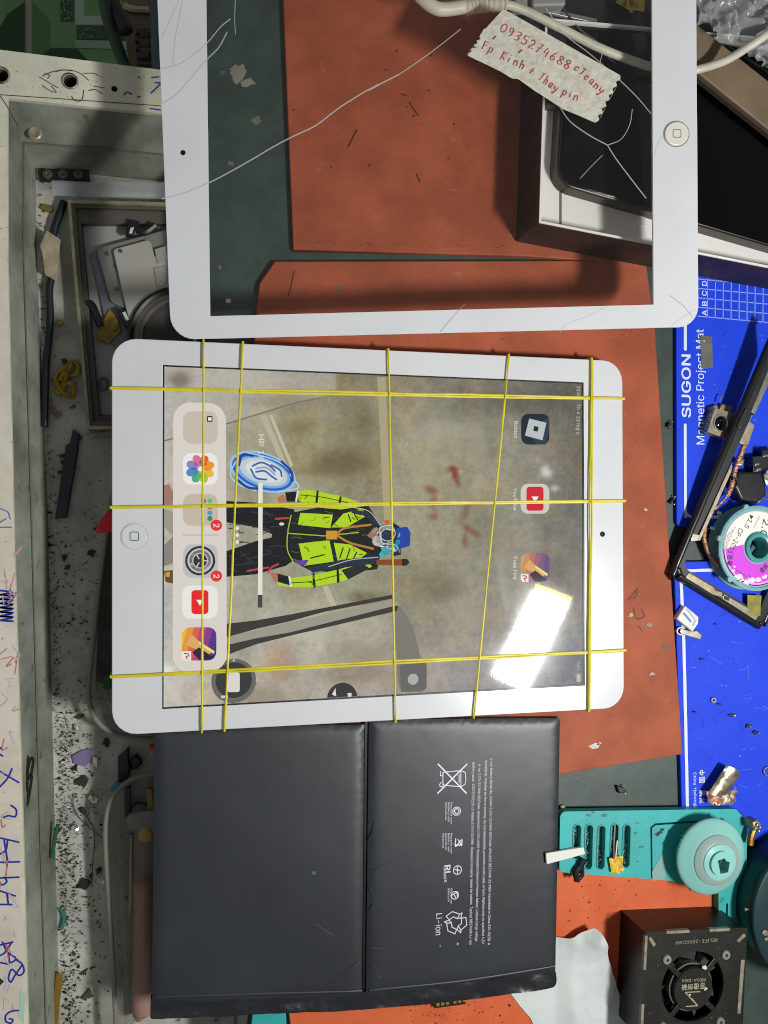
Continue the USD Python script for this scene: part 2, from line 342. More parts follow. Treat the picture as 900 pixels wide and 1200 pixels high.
# the tray along the left edge
tr = thing('tool_tray', 'long dirty white metal tray with scribbled rim, full of scraps, along the left edge', 'tray', px(90, 600, ZTF))
ZC = -0.018
rim_in = W([(190, 133), (120, 126.5), (9, 115), (9, 300), (17, 640), (28, 1000), (34, 1230)])
cre = W([(190, 181), (120, 174), (27, 167), (27, 300), (36, 600), (47, 1000), (54, 1230)], ZC)
flo = W([(200, 214), (120, 206), (42, 198), (43, 300), (56, 600), (65, 1000), (71, 1230)], ZTF)
east = float(min(bl[0, 0], bl[1, 0])) - .0004
top_y = W([(0, 64), (190, 82)])
rimpts = [(-0.16, top_y[0][1] + .003), tuple(top_y[1][:2]), (east, top_y[1][1] - .002), (east, rim_in[0][1]), *[tuple(p[:2]) for p in rim_in], (-0.16, rim_in[-1][1])]
holes = [(82, 95, 7.5), (134, 104, 3.6), (1, 88, 8)]
rim = Polygon(rimpts).buffer(0)
for x, y, r in holes: rim = rim.difference(circ(x, y, r, 0, 20))
obj('rim', slab(rim, -0.0025, 0.0), TRAYP, tr)
obj('outer_wall', slab(Polygon([rimpts[0], rimpts[1], rimpts[2], (rimpts[2][0], rimpts[2][1] - .002), (rimpts[1][0], rimpts[1][1] - .002), (rimpts[0][0], rimpts[0][1] - .002)]), -0.085, -0.0028), TRAYP, tr)
for x, y, r in holes:
    c = px(x, y, 0); s = r * scale_at(x, y, 0)
    obj('screw_hole', lathe([(s, -0.0002), (s * 1.0, -0.02), (1e-5, -0.02)], c, 20), mat('hole_dark' if x > 50 else 'hole_rust', '#0c0c0c' if x > 50 else '#5b2a1c', 0.8), tr)
    if r > 5: obj('worn_ring', lathe([(s * 1.02, -0.001), (s * 1.08, .0006), (s * 1.28, .0003), (s * 1.34, -.0005)], c, 24), mat('worn_rim', '#8f8c82', 0.5, 0.3, var=(300, '#4a4840', 0.45, 0.6)), tr)
def strip(a, b, cut=6):
    a, b = np.asarray(a), np.asarray(b); n, vs, fs = len(a), [], []
    g = np.array([a + (b - a) * t for t in np.linspace(0, 1, cut)]); v = g.reshape(-1, 3)
    for r_ in range(cut - 1):
        i = np.arange(n - 1) + r_ * n; fs += [np.stack([i, i + n, i + 1], 1), np.stack([i + 1, i + n, i + n + 1], 1)]
    return v, np.vstack(fs)
def ledge(ids, name):
    a = rim_in[ids] + [0, 0, -0.0026]
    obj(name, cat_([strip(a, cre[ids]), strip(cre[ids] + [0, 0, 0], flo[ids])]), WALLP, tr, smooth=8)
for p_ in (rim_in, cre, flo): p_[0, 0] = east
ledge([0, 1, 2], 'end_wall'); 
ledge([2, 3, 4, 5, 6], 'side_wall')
obj('wall_seam', cat_([tube(cre[[0, 1, 2]] + [0, -.0004, .0006], 0.0004, 5), tube(cre[[2, 3, 4, 5, 6]] + [.0004, 0, .0006], 0.0004, 5)]), mat('seam_dark', '#5d5c54', 0.7), tr)
obj('floor_panel', slab(Polygon([(-0.16, -0.33), (0.06, -0.33), (0.06, flo[0][1] + .004), (-0.16, flo[0][1] + .004)]), ZTF - .002, ZTF), TFLOOR, tr)
sc = Print(0.0002)
for s in ([(50, 89), (62, 84), (80, 82), (94, 86), (104, 94)], [(46, 90), (56, 96), (68, 103)], [(50, 100), (58, 106), (66, 108), (60, 101)], [(98, 86), (110, 86), (116, 89)], [(66, 84), (72, 82), (86, 83)],
          [(84, 113), (88, 118), (96, 117), (98, 106)], [(104, 106), (112, 105), (120, 110)], [(110, 101), (122, 103)], [(56, 92), (58, 88), (52, 86)], [(0, 111), (60, 115), (188, 124)], [(0, 112), (8, 124), (20, 146)]):
    sc.ln([s], '#3a372f', 0.9)
for s in ([(145, 111), (149, 108), (154, 110)], [(161, 114), (164, 113)], [(178, 91), (186, 90)], [(177, 109), (188, 98), (182, 97)], [(176, 127), (188, 129)], [(162, 90), (164, 91)]): sc.ln([s], '#3048a8', 1.6)
for i in range(60): sc.add(rough_poly(rng.uniform(2, 188), rng.uniform(80, 128), rng.uniform(0.3, 1.1), 0, 5, 0.6, seed=i + 50), '#4a463c')
sc.build('marker_scribbles', PRINT, tr)

# mats
def mat_thing(name, label, pts, z, h, m, rc, **kw):
    return obj(name, S(pts, z, h, 0.0006, rc), m, label=label, cat='mat', **kw)
rm1 = mat_thing('silicone_mat', 'brick red silicone mat seen through the cracked glass, its lower left corner square', [(330, -40), (344, 293), (612, 300), (790, 312), (800, -40)], 0.0032, 0.003, RED, 0)
rm2 = thing('silicone_mat', 'largest brick red silicone mat, lying under the yellow banded tablet', 'mat', px(540, 600, 0))
obj('sheet', S([(322, 306), (742, 305), (758, 312), (768, 388), (800, 884), (655, 908), (300, 960), (280, 900), (296, 420), (300, 372), (304, 332)], 0.0032, 0.003, 0.0006), RED, rm2)
st = Print(0.00332)
for x, y, r, c in ((398, 337, 5, '#6e6a66'), (762, 732, 4.5, '#8a847c'), (739, 721, 4, '#a59c92'), (780, 757, 5.5, '#5e574e'), (697, 875, 7, '#c7c0bc'), (757, 597, 3, '#b9aea4'), (703, 872, 4, '#bcb4b0'), (764, 790, 4, '#a89a90')):
    st.add(rough_poly(x, y, r, .0032, 9, 0.7, seed=int(x)), c)
for s in ([(345, 317), (341, 335), (338, 346)], [(736, 703), (741, 697), (747, 690), (744, 700), (738, 701)], [(752, 714), (755, 722), (746, 725), (742, 712)], [(748, 733), (753, 740)]): st.ln([s], '#3a2a24', 1.2)
st.build('stain', PRINT, rm2)
s1 = Print(0.00332)
for s in ([(470, 110), (476, 112)], [(480, 120), (484, 127), (490, 135)], [(488, 204), (492, 213)], [(408, 172), (418, 152)]): s1.ln([s], '#38221c', 1.5)
for x, y in ((452, 82), (465, 60), (505, 66), (532, 145), (478, 125), (484, 136), (493, 147), (525, 186), (433, 194), (388, 196), (344, 129), (502, 106)): s1.add(rough_poly(x, y, 1.6, .0032, 6, seed=x), '#401d15')
for i in range(110): s1.add(rough_poly(350 + i * 2.3 + rng.normal() * 2, 284 + i * 0.05 + rng.normal() * 1.6, rng.uniform(.5, 1.4), .0032, 5, .5, seed=i), '#4a221a')
s1.build('stain', PRINT, rm1)
rm3 = mat_thing('silicone_mat', 'orange red silicone mat under the bottom of the black battery and the fan box', [(410, 1000), (845, 1000), (852, 1240), (345, 1240), (337, 1176)], 0.0028, 0.0026, mat('orange_silicone', '#d66a40', 0.55, spec=0.25, var=(60, '#c65a33', 0.35, 0.7), specks=[(420, 0.70, 0.75, '#5a2417'), (1300, 0.74, 0.78, '#d9b4a4')], bump=(900, 0.00008)), 0)
s3 = Print(0.00292)
for i in range(150):
    x, y = (rng.uniform(480, 600), rng.uniform(1172, 1199)) if i < 70 else (rng.uniform(660, 750), rng.uniform(1028, 1100))
    s3.add(rough_poly(x, y, abs(rng.normal()) * 0.8 + .4, .0028, 5, 0.7, seed=i), '#5c2013')
s3.build('stain', PRINT, rm3)

bm1 = thing('project_mat', 'bright blue magnetic project mat with white SUGON lettering and a grid', 'mat', px(860, 450, 0))
ZB = 0.0026
obj('sheet', S([(790, 230), (792.5, 390), (793, 618), (960, 617), (960, 230)], ZB, 0.0024, 0.0005, 0.003), BLUE, bm1)
bp = Print(ZB + .00012)
WH = '#d3dcf2'
bp.ln([[(803.2, 340), (803.2, 409)]], WH, 4); bp.ln([[(803, 498), (803.4, 596), (805, 602.5), (811, 605.5), (822, 606)], [(822, 606), (960, 605)]], WH, 3.6)
bp.tx('SUGON', (809.3, 490.5), (809, 415.5), 11.3, WH, 1, True)
bp.tx('Magnetic Project Mat', (825.4, 522), (824.4, 386), 10.2, WH, 1)
gl = '#8fa8f5'
for i, x in enumerate((829.5, 838.7, 848, 857.3, 866.7, 876, 885.3, 894.7, 904, 913)): bp.ln([[(x, 280), (x - .6, 371.5 + (x - 829) * .09)]], gl, 1.1)
for y in (285, 296, 307, 317.5, 328, 339, 350, 361, 371.5): bp.ln([[(818, y - 1), (940, y + 10)]], gl, 1.1)
for ch, y in (('A', 370), ('B', 359.5), ('C', 347.5), ('D', 336), ('E', 326)): bp.tx(ch, (828, y), (828, y - 6.5), 6, WH, 1, True)
for i in range(40): bp.add(rough_poly(rng.uniform(800, 898), rng.uniform(380, 600), rng.uniform(.4, 1.3), ZB, 5, seed=i), ('#5d79e6', '#26307c', '#8fa0cc')[i % 3], 2)
for i in range(26):
    x, y, a = rng.uniform(812, 898), rng.uniform(385, 600), rng.uniform(0, 3.14); L_ = rng.uniform(3, 16); bp.ln([[(x, y), (x + L_ * .5 * math.cos(a) + rng.normal(), y + L_ * .5 * math.sin(a)), (x + L_ * math.cos(a), y + L_ * math.sin(a))]], ('#2f55e2', '#0c2796', '#4c6ce6')[i % 3], rng.uniform(.3, .7), 2)
bp.build('print', PRINT, bm1)
bm2 = thing('project_mat', 'second blue mat with a white border line, below the solder wick spool', 'mat', px(860, 800, 0))
obj('sheet', S([(790, 658), (950, 656), (950, 985), (800, 985)], ZB, 0.0024, 0.0005, 0.003), BLUE, bm2)
bp = Print(ZB + .00012)
bp.ln([[(798, 676), (801, 745), (802.5, 800), (806.5, 985)]], WH, 4); bp.ln([[(800, 669), (950, 665)]], WH, 3.6)
CJK = {'中': [[(.15, .3), (.85, .3), (.85, .68), (.15, .68), (.15, .3)], [(.5, 1), (.5, 0)]],
       '国': [[(.1, 0), (.1, 1), (.9, 1), (.9, 0), (.1, 0)], [(.28, .75), (.72, .75)], [(.28, .5), (.72, .5)], [(.25, .22), (.75, .22)], [(.5, .75), (.5, .22)], [(.6, .4), (.7, .3)]],
       '黑': [[(.2, .65), (.2, 1), (.8, 1), (.8, .65), (.2, .65)], [(.5, 1), (.5, .25)], [(.2, .48), (.8, .48)], [(.05, .27), (.95, .27)], [(.15, .15), (.08, 0)], [(.36, .14), (.34, .02)], [(.6, .14), (.63, .02)], [(.82, .15), (.92, 0)]],
       '龙': [[(.1, .65), (.9, .65)], [(.42, 1), (.4, .5), (.1, 0)], [(.55, .62), (.55, .1), (.6, .04), (.85, .04), (.9, .18)], [(.85, .5), (.4, .15)], [(.62, .95), (.75, .82)]],
       '百': [[(.08, .95), (.92, .95)], [(.5, .95), (.4, .7)], [(.22, 0), (.22, .68), (.8, .68), (.8, 0), (.22, 0)], [(.22, .35), (.8, .35)]],
       '造': [[(.45, 1), (.38, .78)], [(.36, .82), (.95, .82)], [(.65, 1), (.65, .62)], [(.3, .62), (1, .62)], [(.45, .2), (.45, .48), (.88, .48), (.88, .2), (.45, .2)], [(.1, .9), (.2, .78)], [(.04, .55), (.22, .55), (.1, .15), (.3, .04), (1, .04)]],
       '创': [[(.3, 1), (.05, .62)], [(.3, 1), (.58, .68)], [(.18, .58), (.45, .58), (.45, .35)], [(.18, .58), (.18, .08), (.5, .08), (.52, .22)], [(.7, .85), (.7, .3)], [(.92, 1), (.92, .05), (.8, .1)]],
       '新': [[(.08, .86), (.5, .86)], [(.28, 1), (.28, .88)], [(.05, .6), (.55, .6)], [(.05, .4), (.55, .4)], [(.3, .6), (.3, 0)], [(.25, .35), (.08, .12)], [(.36, .35), (.5, .15)], [(.9, .98), (.66, .86), (.64, .4), (.55, .02)], [(.66, .6), (1, .6)], [(.84, .6), (.84, 0)]]}
def glyphs(s, p0, p1, h, z, w):
    """Hand drawn characters set from p0 to p1 (photograph points), h and w in pixels."""
    a, b = px(*p0, z)[:2], px(*p1, z)[:2]; k_ = scale_at(*p0, z); u = (b - a) / np.linalg.norm(b - a); n = np.array([-u[1], u[0]])
    st_ = np.linalg.norm(b - a) / len(s); out = []
    for i, ch in enumerate(s):
        for q in CJK.get(ch, []):
            out.append(LineString([a + u * (i * st_ + x * st_ * .86) + n * y * h * k_ for x, y in q]).buffer(w * k_ / 2, quad_segs=2))
    return unary_union(out)
bp.add(glyphs('中国', (819, 902), (819.5, 919), 7, ZB, .9), WH, 1); bp.add(glyphs('黑龙', (819.5, 926), (820, 943), 7, ZB, .9), WH, 1)
bp.tx('China', (812.6, 905), (813, 920), 3.6, WH, 1); bp.tx('Heilongj', (813, 923), (813.4, 945), 3.6, WH, 1)
for i in range(46): bp.add(rough_poly(rng.uniform(806, 898), rng.uniform(690, 940), rng.uniform(.5, 1.8), ZB, 6, .7, seed=i + 9), ('#4e6fe0', '#27348c', '#7f93d4')[i % 3], 2)
for i in range(30):
    x, y, a = rng.uniform(812, 898), rng.uniform(700, 940), rng.uniform(0, 3.14); L_ = rng.uniform(3, 18); bp.ln([[(x, y), (x + L_ * .5 * math.cos(a) + rng.normal(), y + L_ * .5 * math.sin(a)), (x + L_ * math.cos(a), y + L_ * math.sin(a))]], ('#3f68ea', '#1030a8', '#5c7cf0')[i % 3], rng.uniform(.3, .7), 2)
bp.build('print', PRINT, bm2)

# teal repair mat with slots
tm = thing('repair_mat', 'teal silicone repair mat with slots full of scraps, under the round spool lid', 'mat', px(760, 990, 0))
ZM = 0.0075
tp = poly([(656.5, 951), (862, 948), (876, 962), (873, 1120), (843, 1120), (842, 1046), (785, 1032), (655.5, 1022)], ZM, 0.003)
slots = []
for x, y0, y1 in ((676, 967, 1006), (690, 967, 1018), (704.5, 968, 1018), (720, 966, 1004), (734, 967, 1016)):
    slots.append(LineString(W([(x + .6, y0 + 4), (x - .6, y1 - 4)], ZM)[:, :2]).buffer(4.3 * scale_at(x, y0, ZM), quad_segs=6))
gro = LineString(W([(764, 1034), (763, 970), (768, 966), (830, 962)], ZM)[:, :2]).buffer(0.0005)
gro2 = LineString(W([(852, 1060), (851, 1120)], ZM)[:, :2]).buffer(0.0006)
body = tp.difference(unary_union(slots + [gro, gro2]))
if isinstance(body, MultiPolygon): body = unary_union([g for g in body.geoms])
obj('sheet', slab(body, 0.003, ZM), TEAL, tm)
obj('backing', slab(tp.buffer(-.0004), 0.0026, 0.0042), mat('dirty_teal', '#1c7f80', 0.6, var=(200, '#2b5f60', 0.4, 0.7)), tm)
for s_ in slots[:5]:
    ring = s_.buffer(0.0006).difference(s_.buffer(0.00002))
    obj('slot_lip', slab(ring, ZM - .001, ZM + .0004), mat('teal_lip', '#2f9896', 0.5), tm)
    m_, c_ = [], []
    x0, y0, x1, y1 = s_.bounds
    for i in range(80):
        x, y = rng.uniform(x0, x1), rng.uniform(y0, y1)
        if not s_.buffer(-.0004).contains(Point(x, y)): continue
        q = rng.normal(size=(4, 3)) * .0005 + [x, y, .0049]; q[:, 2] = np.clip(q[:, 2], .0043, .006)
        m_.append((q, np.array([[0, 1, 2], [0, 2, 3], [0, 3, 1], [1, 3, 2]]))); c_.append(np.tile(lin(('#8fb5ae', '#20302f', '#c9cbbf', '#5b6f6c', '#2f8a88', '#8a6a4a')[rng.integers(6)]), (4, 1)))
    obj('slot_scraps', cat_(m_), PRINT, tm, col=np.vstack(c_), kind='stuff')
ts = Print(ZM + .00015)
for x, y, r in ((690, 955, 3), (748, 965, 3), (752, 993, 3.5), (745, 976, 2.5), (748, 1010, 3), (695, 952, 2), (708, 955, 3.5), (800, 1020, 3), (773, 975, 4), (776, 972, 3), (770, 978, 3)): ts.add(rough_poly(x, y, r, ZM, 8, .7, seed=int(x)), '#4c7775' if x < 765 else '#26403f')
ts.pp([(764, 1022), (776, 1000), (779, 1012), (780, 1030), (765, 1032)], '#86a6a2', 1)
ts.build('stain', PRINT, tm)
obj('repair_mat', S([(297, 1180), (335, 1180), (337, 1240), (290, 1240)], .003, .0028, .0005), TEAL, label='small corner of a teal mat sticking out under the bottom left of the battery', cat='mat')

# ------------------------------------------------------------------ the tablet
tb = thing('tablet', 'white tablet with a lit screen and round home button, wrapped in yellow rubber bands', 'tablet', px(430, 620, .0034))
cor = [(131, 395.5), (729.5, 423), (731.5, 829.5), (131, 862)]
tq = poly(cor, ZT, 0.0105)
obj('back_shell', slab(tq.buffer(.0002), 0.0034, ZT - .0014, 0.0018), ALU, tb)
scr = poly([(191, 427.5), (684, 448), (685.5, 803.5), (190, 831)], ZT)
bez = tq.buffer(-.0005).difference(scr)
obj('front_bezel', slab(bez, ZT - .0012, ZT), WHITE, tb, smooth=False)
obj('bezel_edge', tube(np.array([(*p, ZT - .0004) for p in tq.buffer(-.0004).exterior.coords[:-1]]), .0004, 6, closed=True), WHITE, tb)
obj('screen_edge', slab(scr.difference(scr.buffer(-.0006)), ZT - .0011, ZT - .0003), mat('screen_black', '#0a0a0b', 0.4), tb, smooth=False)
hb = circ(157.5, 628.5, 15.5, ZT, 40)
obj('home_button', cat_([slab(hb.buffer(-.0003), ZT, ZT + .00025, .0002), ]), mat('button_white', '#d2d6d9', 0.25), tb)
hs = poly([(152, 623), (163, 623), (163, 634), (152, 634)], ZT, .001)
obj('button_mark', slab(hs.difference(hs.buffer(-.00035)), ZT + .0001, ZT + .00032), mat('mark_grey', '#5d6064', 0.4), tb, smooth=False)
obj('button_ring', slab(hb.buffer(.0002).difference(hb.buffer(-.0002)), ZT - .0003, ZT + .0001), mat('ring_grey', '#bfc2c5', 0.4), tb, smooth=False)
obj('front_camera', slab(circ(706, 626, 3.2, ZT, 20), ZT, ZT + .0001), mat('camera_black', '#08080a', 0.15), tb)

ZS = ZT - .0009
sp = obj('screen', slab(scr, ZS - .002, ZS - .0002), mat('screen_back', '#101010', 0.5), tb)
# wallpaper: a mottled concrete hall, its colours as attributes of a fine grid
gxs, gys = np.linspace(188, 688, 300), np.linspace(424, 834, 250)
KX = np.array([200, 300, 400, 500, 600, 680]); KY = np.array([440, 520, 600, 680, 760, 820])
KC = np.array([[(186, 178, 160), (184, 176, 152), (136, 128, 98), (138, 130, 104), (124, 118, 98), (104, 99, 84)],
               [(196, 188, 168), (165, 158, 126), (150, 143, 104), (155, 148, 119), (146, 139, 114), (118, 112, 96)],
               [(202, 194, 174), (168, 162, 132), (152, 145, 110), (160, 152, 119), (148, 141, 118), (124, 118, 104)],
               [(192, 188, 172), (174, 170, 142), (160, 154, 122), (162, 154, 120), (154, 147, 126), (132, 126, 114)],
               [(190, 186, 170), (182, 175, 154), (186, 178, 155), (166, 156, 136), (160, 154, 144), (142, 140, 138)],
               [(202, 193, 176), (186, 174, 152), (178, 168, 148), (170, 162, 150), (154, 150, 147), (132, 132, 138)]], float)
from scipy.interpolate import RegularGridInterpolator
X_, Y_ = np.meshgrid(gxs, gys)
colr = RegularGridInterpolator((KY, KX), KC, bounds_error=False, fill_value=None)(np.column_stack([Y_.ravel(), X_.ravel()]))
P3 = np.column_stack([X_.ravel(), Y_.ravel(), np.zeros(X_.size)])
n1 = meshkit.fbm(P3 / [34, 52, 1], 5, 3) - .5; n2 = meshkit.fbm(P3 / [9, 12, 1] + 7, 4, 5) - .5; n3 = meshkit.fbm(P3 / [60, 6, 1] + 3, 4, 8) - .5
colr = colr + (n1 * 46 + n2 * 20 + n3 * 7)[:, None] * np.array([1, .97, .9])
slab_ = np.clip((517 - .275 * (P3[:, 0] - 191) - P3[:, 1]) / 3, 0, 1) * np.clip((396 - P3[:, 0]) / 4, 0, 1)
colr = colr + (slab_ * .55)[:, None] * (np.array([190, 184, 170]) - colr)
colr = colr + ((meshkit.noise(P3 / [2.4, 2.4, 1] + 5, 4) - .5) * 17 + (meshkit.noise(P3 / [5, 3, 1] + 9, 6) - .5) * 7)[:, None] + np.array([-3, -1, 7])
warm = np.clip((meshkit.fbm(P3 / [40, 30, 1] + 21, 4, 11) - .55) * 5, 0, 1)[:, None]
colr = colr + warm * np.array([8, 1, -6])
def blot(x, y, rx, ry, c, a, rot=0):
    global colr
    dx, dy = P3[:, 0] - x, P3[:, 1] - y; cr, sr = math.cos(rot), math.sin(rot)
    d = ((dx * cr + dy * sr) / rx) ** 2 + ((-dx * sr + dy * cr) / ry) ** 2
    w = np.exp(-d ** 1.5 * 1.3) * a * np.clip(.45 + 1.3 * meshkit.fbm(P3 / [5, 5, 1] + x, 3, 2), 0, 1.2)
    colr = colr + w[:, None] * (np.array(c) - colr)
for b_ in ((400, 542, 34, 13, (104, 93, 62), .75), (352, 500, 22, 10, (128, 120, 86), .6), (425, 490, 14, 26, (118, 110, 78), .6), (372, 552, 30, 8, (120, 108, 76), .5), (330, 470, 50, 9, (140, 132, 106), .5), (428, 700, 26, 9, (110, 102, 80), .7), (500, 545, 16, 34, (176, 168, 136), .4), (560, 520, 10, 40, (168, 160, 132), .4), (585, 640, 12, 50, (170, 163, 140), .35), (350, 745, 50, 8, (200, 192, 170), .5), (420, 765, 40, 14, (150, 143, 122), .55), (300, 815, 40, 10, (150, 138, 116), .5), (534, 558, 4, 13, (134, 66, 54), .9, -.3), (530, 550, 8, 4, (136, 70, 58), .8), (505, 574, 9, 5, (142, 88, 72), .75, .4), (508, 588, 5, 10, (144, 92, 76), .6), (552, 622, 14, 4, (136, 80, 68), .8, .6), (545, 634, 4, 9, (138, 82, 70), .7), (545, 600, 5, 16, (130, 84, 70), .5, .4), (508, 606, 6, 5, (140, 80, 66), .5),
           (640, 553, 8, 9, (225, 222, 214), .75), (650, 572, 6, 4, (215, 212, 204), .6), (516, 505, 40, 14, (176, 170, 152), .6), (400, 540, 40, 20, (118, 104, 78), .6), (210, 445, 16, 12, (120, 112, 98), .7), (290, 445, 40, 14, (196, 188, 172), .6),
           (520, 690, 26, 18, (120, 105, 88), .55), (560, 720, 30, 12, (175, 160, 140), .5), (330, 775, 20, 26, (176, 120, 90), .35), (410, 790, 50, 12, (142, 122, 104), .5), (600, 470, 60, 16, (92, 84, 70), .5), (205, 815, 6, 40, (214, 210, 200), .6, -.5),
           (196, 785, 10, 7, (235, 235, 232), .8), (590, 690, 5, 34, (185, 180, 172), .45, -.15), (630, 640, 30, 6, (165, 158, 146), .4)): blot(*b_)
V = np.array([px(x, y, ZS) for x, y in zip(X_.ravel(), Y_.ravel())]); V[:, 2] = ZS
na, nb = X_.shape; i0 = (np.arange(na - 1)[:, None] * nb + np.arange(nb - 1)).ravel()
F = np.vstack([np.stack([i0, i0 + nb, i0 + 1], 1), np.stack([i0 + 1, i0 + nb, i0 + nb + 1], 1)])
fc = V[F].mean(1); F = F[shapely.contains_xy(scr.buffer(-.0005), fc[:, 0], fc[:, 1])]
cc = np.clip(colr, 20, 250) / 255; cc = np.where(cc <= .04045, cc / 12.92, ((cc + .055) / 1.055) ** 2.4)
obj('wallpaper', (V, F), SCREEN, sp, col=cc)
D = Print(ZS, 3e-5)
D.ln([[(191, 517), (265, 497)], [(265, 497), (340, 474), (376, 466)]], '#7d756a', 1.6, 1)
D.pp([(305, 487), (312, 486), (337, 545), (331, 548)], '#bdb79f', 1); D.pp([(315, 486), (319, 486), (344, 546), (340, 547)], '#c6c0a8', 1)
D.pp([(378, 688), (384, 686), (396, 713), (389, 715)], '#c2bca4', 1); D.pp([(388, 686), (391, 686), (401, 711), (398, 713)], '#aaa48e', 1)
D.pp([(442, 442), (452, 442), (458, 610), (450, 610)], '#b3a685', 1)
D.pp([(265, 731), (300, 727), (340, 720), (459, 697), (462, 701), (380, 717), (340, 728), (300, 737), (265, 747)], '#3c3a37', 2)
D.pp([(265, 747), (300, 738), (340, 729), (462, 702), (462, 711), (340, 741), (265, 757)], '#a29f90', 1)
D.pp([(265, 756), (300, 748), (340, 741), (462, 710), (467, 710), (465, 716), (340, 745), (300, 755), (265, 768)], '#3f3c39', 2)
D.ci(274, 798, 26, '#6d6a66', 1).ci(274, 797, 21, '#3a393a', 2).pp([(268, 788), (281, 788), (281, 811), (266, 811)], '#e3dfd9', 3, .001).pp([(259, 815), (267, 815), (267, 818), (259, 818)], '#d8d4ce', 3)
for x, y in ((274, 774), (301, 797), (246, 799)): D.ci(x, y, 1.4, '#c9c5bd', 3)
D.add(circ(401, 818, 18, ZS).intersection(scr.buffer(-.0008)), '#3b3838', 2); D.pp([(389, 814), (393, 806), (394, 816)], '#e8e6e2', 3); D.pp([(407, 812), (412, 812), (412, 816), (408, 817)], '#e0deda', 3)
D.pp([(462, 714), (470, 710), (484, 735), (494, 774), (500, 778), (500, 806), (494, 811), (470, 811), (466, 800)], '#827e76', 1); D.pp([(468, 775), (500, 776), (500, 808), (470, 811)], '#6d6b69', 2, .0015); D.ci(484, 796, 6.5, '#b7b5b4', 3)
D.pp([(191, 569), (198, 567), (204, 578), (202, 592), (194, 596), (191, 592)], '#a67c6a', 2).pp([(191, 640), (203, 628), (203, 660), (191, 664)], '#8d8880', 1).pp([(192, 669), (203, 668), (203, 684), (194, 682)], '#6b4d22', 2)
D.pp([(194, 671), (199, 670), (199, 676), (194, 676)], '#d8a040', 3); D.pp([(191, 596), (203, 600), (203, 628), (191, 616)], '#a39c8e', 1)
D.build('wallpaper_shapes', SCREEN, sp)
# a plain figure in a yellow and black jacket on the wallpaper
G = Print(ZS, 3e-5); BK, YE, NV = '#17171a', '#b7dd1c', '#26323f'
G.pp([(265, 587), (300, 589), (345, 597), (346, 655), (335, 663), (300, 673), (265, 676), (265, 646), (300, 634), (318, 630), (319, 626), (300, 618), (265, 612)], BK, 2)
G.pp([(336, 602), (360, 597), (400, 590), (432, 593), (445, 614), (448, 640), (442, 667), (400, 672), (362, 668), (340, 656)], '#1d1e1f', 3)
G.pp([(348, 576), (362, 574), (398, 581), (432, 592), (400, 597), (375, 595), (350, 587)], YE, 4); G.pp([(334, 577), (350, 576), (352, 588), (336, 588)], BK, 4); G.pp([(324, 584), (332, 579), (336, 588), (328, 590)], '#b8795c', 4)
G.pp([(325, 682), (342, 677), (362, 675), (398, 667), (430, 657), (436, 664), (402, 681), (366, 688), (342, 688), (326, 686)], YE, 4); G.pp([(316, 670), (326, 672), (330, 680), (322, 683)], '#b8795c', 4); G.pp([(325, 672), (340, 676), (340, 686), (326, 682)], BK, 5)
G.pp([(400, 668), (425, 660), (433, 666), (408, 679)], '#2b2a2b', 5)
for x in (366, 394): G.pp([(x, 672 - (x - 366) * .3), (x + 2.5, 671 - (x - 366) * .3), (x + 4, 688 - (x - 366) * .2), (x + 1, 689 - (x - 366) * .2)], BK, 6)
for x in (371, 398): G.pp([(x, 575 + (x - 371) * .25), (x + 2.5, 575 + (x - 371) * .25), (x + 1, 592), (x - 2, 592)], BK, 6)
G.ln([[(340, 683), (366, 681), (400, 673)], [(352, 580), (380, 583), (412, 590)]], '#2a3316', 1, 6); G.ln([[(339, 676), (341, 687)], [(349, 576), (347, 587)]], '#e9e9e6', 2.2, 6)
G.pp([(352, 601), (390, 603), (387, 619), (349, 615)], YE, 5).pp([(350, 637), (386, 633), (391, 658), (356, 663)], YE, 5).pp([(388, 618), (402, 602), (424, 596), (430, 604), (406, 618)], YE, 5).pp([(391, 636), (410, 638), (430, 648), (418, 658), (396, 659)], YE, 5)
for s in ([(364, 654), (380, 650)], [(408, 603), (411, 611)], [(415, 602), (419, 609)], [(402, 642), (398, 654)], [(410, 643), (406, 655)], [(418, 647), (414, 655)]): G.ln([s], BK, 1.5, 6)
G.ln([[(341, 604), (337, 625), (337, 645), (344, 659)], [(338, 625), (380, 628)], [(380, 628), (420, 624)]], '#a5c832', 1.3, 6)
G.pp([(410, 596), (430, 600), (443, 610), (447, 618), (441, 616), (430, 606), (412, 601)], NV, 6).pp([(360, 665), (400, 656), (443, 651), (444, 660), (404, 665), (366, 671)], NV, 6)
G.ln([[(410, 594), (432, 599), (446, 616)], [(385, 664), (412, 656), (443, 653)]], '#b9c4cc', 1, 7)
G.ln([[(394, 627), (404, 619), (434, 615)], [(394, 627), (410, 636), (437, 643)]], '#b9813f', 2.6, 7).pp([(382, 622), (395, 622), (395, 632), (382, 632)], '#d59a34', 8)
G.pp([(430, 628), (438, 618), (447, 620), (440, 634)], '#9a7a5f', 7).ci(442, 634, 6, '#c5beb4', 8).ci(451, 630, 10, '#2b3b48', 8).pp([(460, 612), (468, 617), (470, 650), (460, 652), (454, 632)], '#1d2a38', 8)
G.pp([(464, 619), (477, 617), (481, 624), (480, 640), (468, 643), (466, 630)], '#2347a8', 9, .001).ci(452, 646, 5, '#2aa7b8', 9).ci(462, 642, 5, '#2fb5c4', 9).ci(466, 635, 3, '#1f86b4', 10).ci(447, 650, 3, '#3bb9c0', 9).ci(453, 612, 3.2, '#d8602c', 9)
G.ln([[(446, 624), (452, 620), (462, 622)], [(446, 624), (448, 636), (462, 638)]], '#dfe7ea', 1, 10)
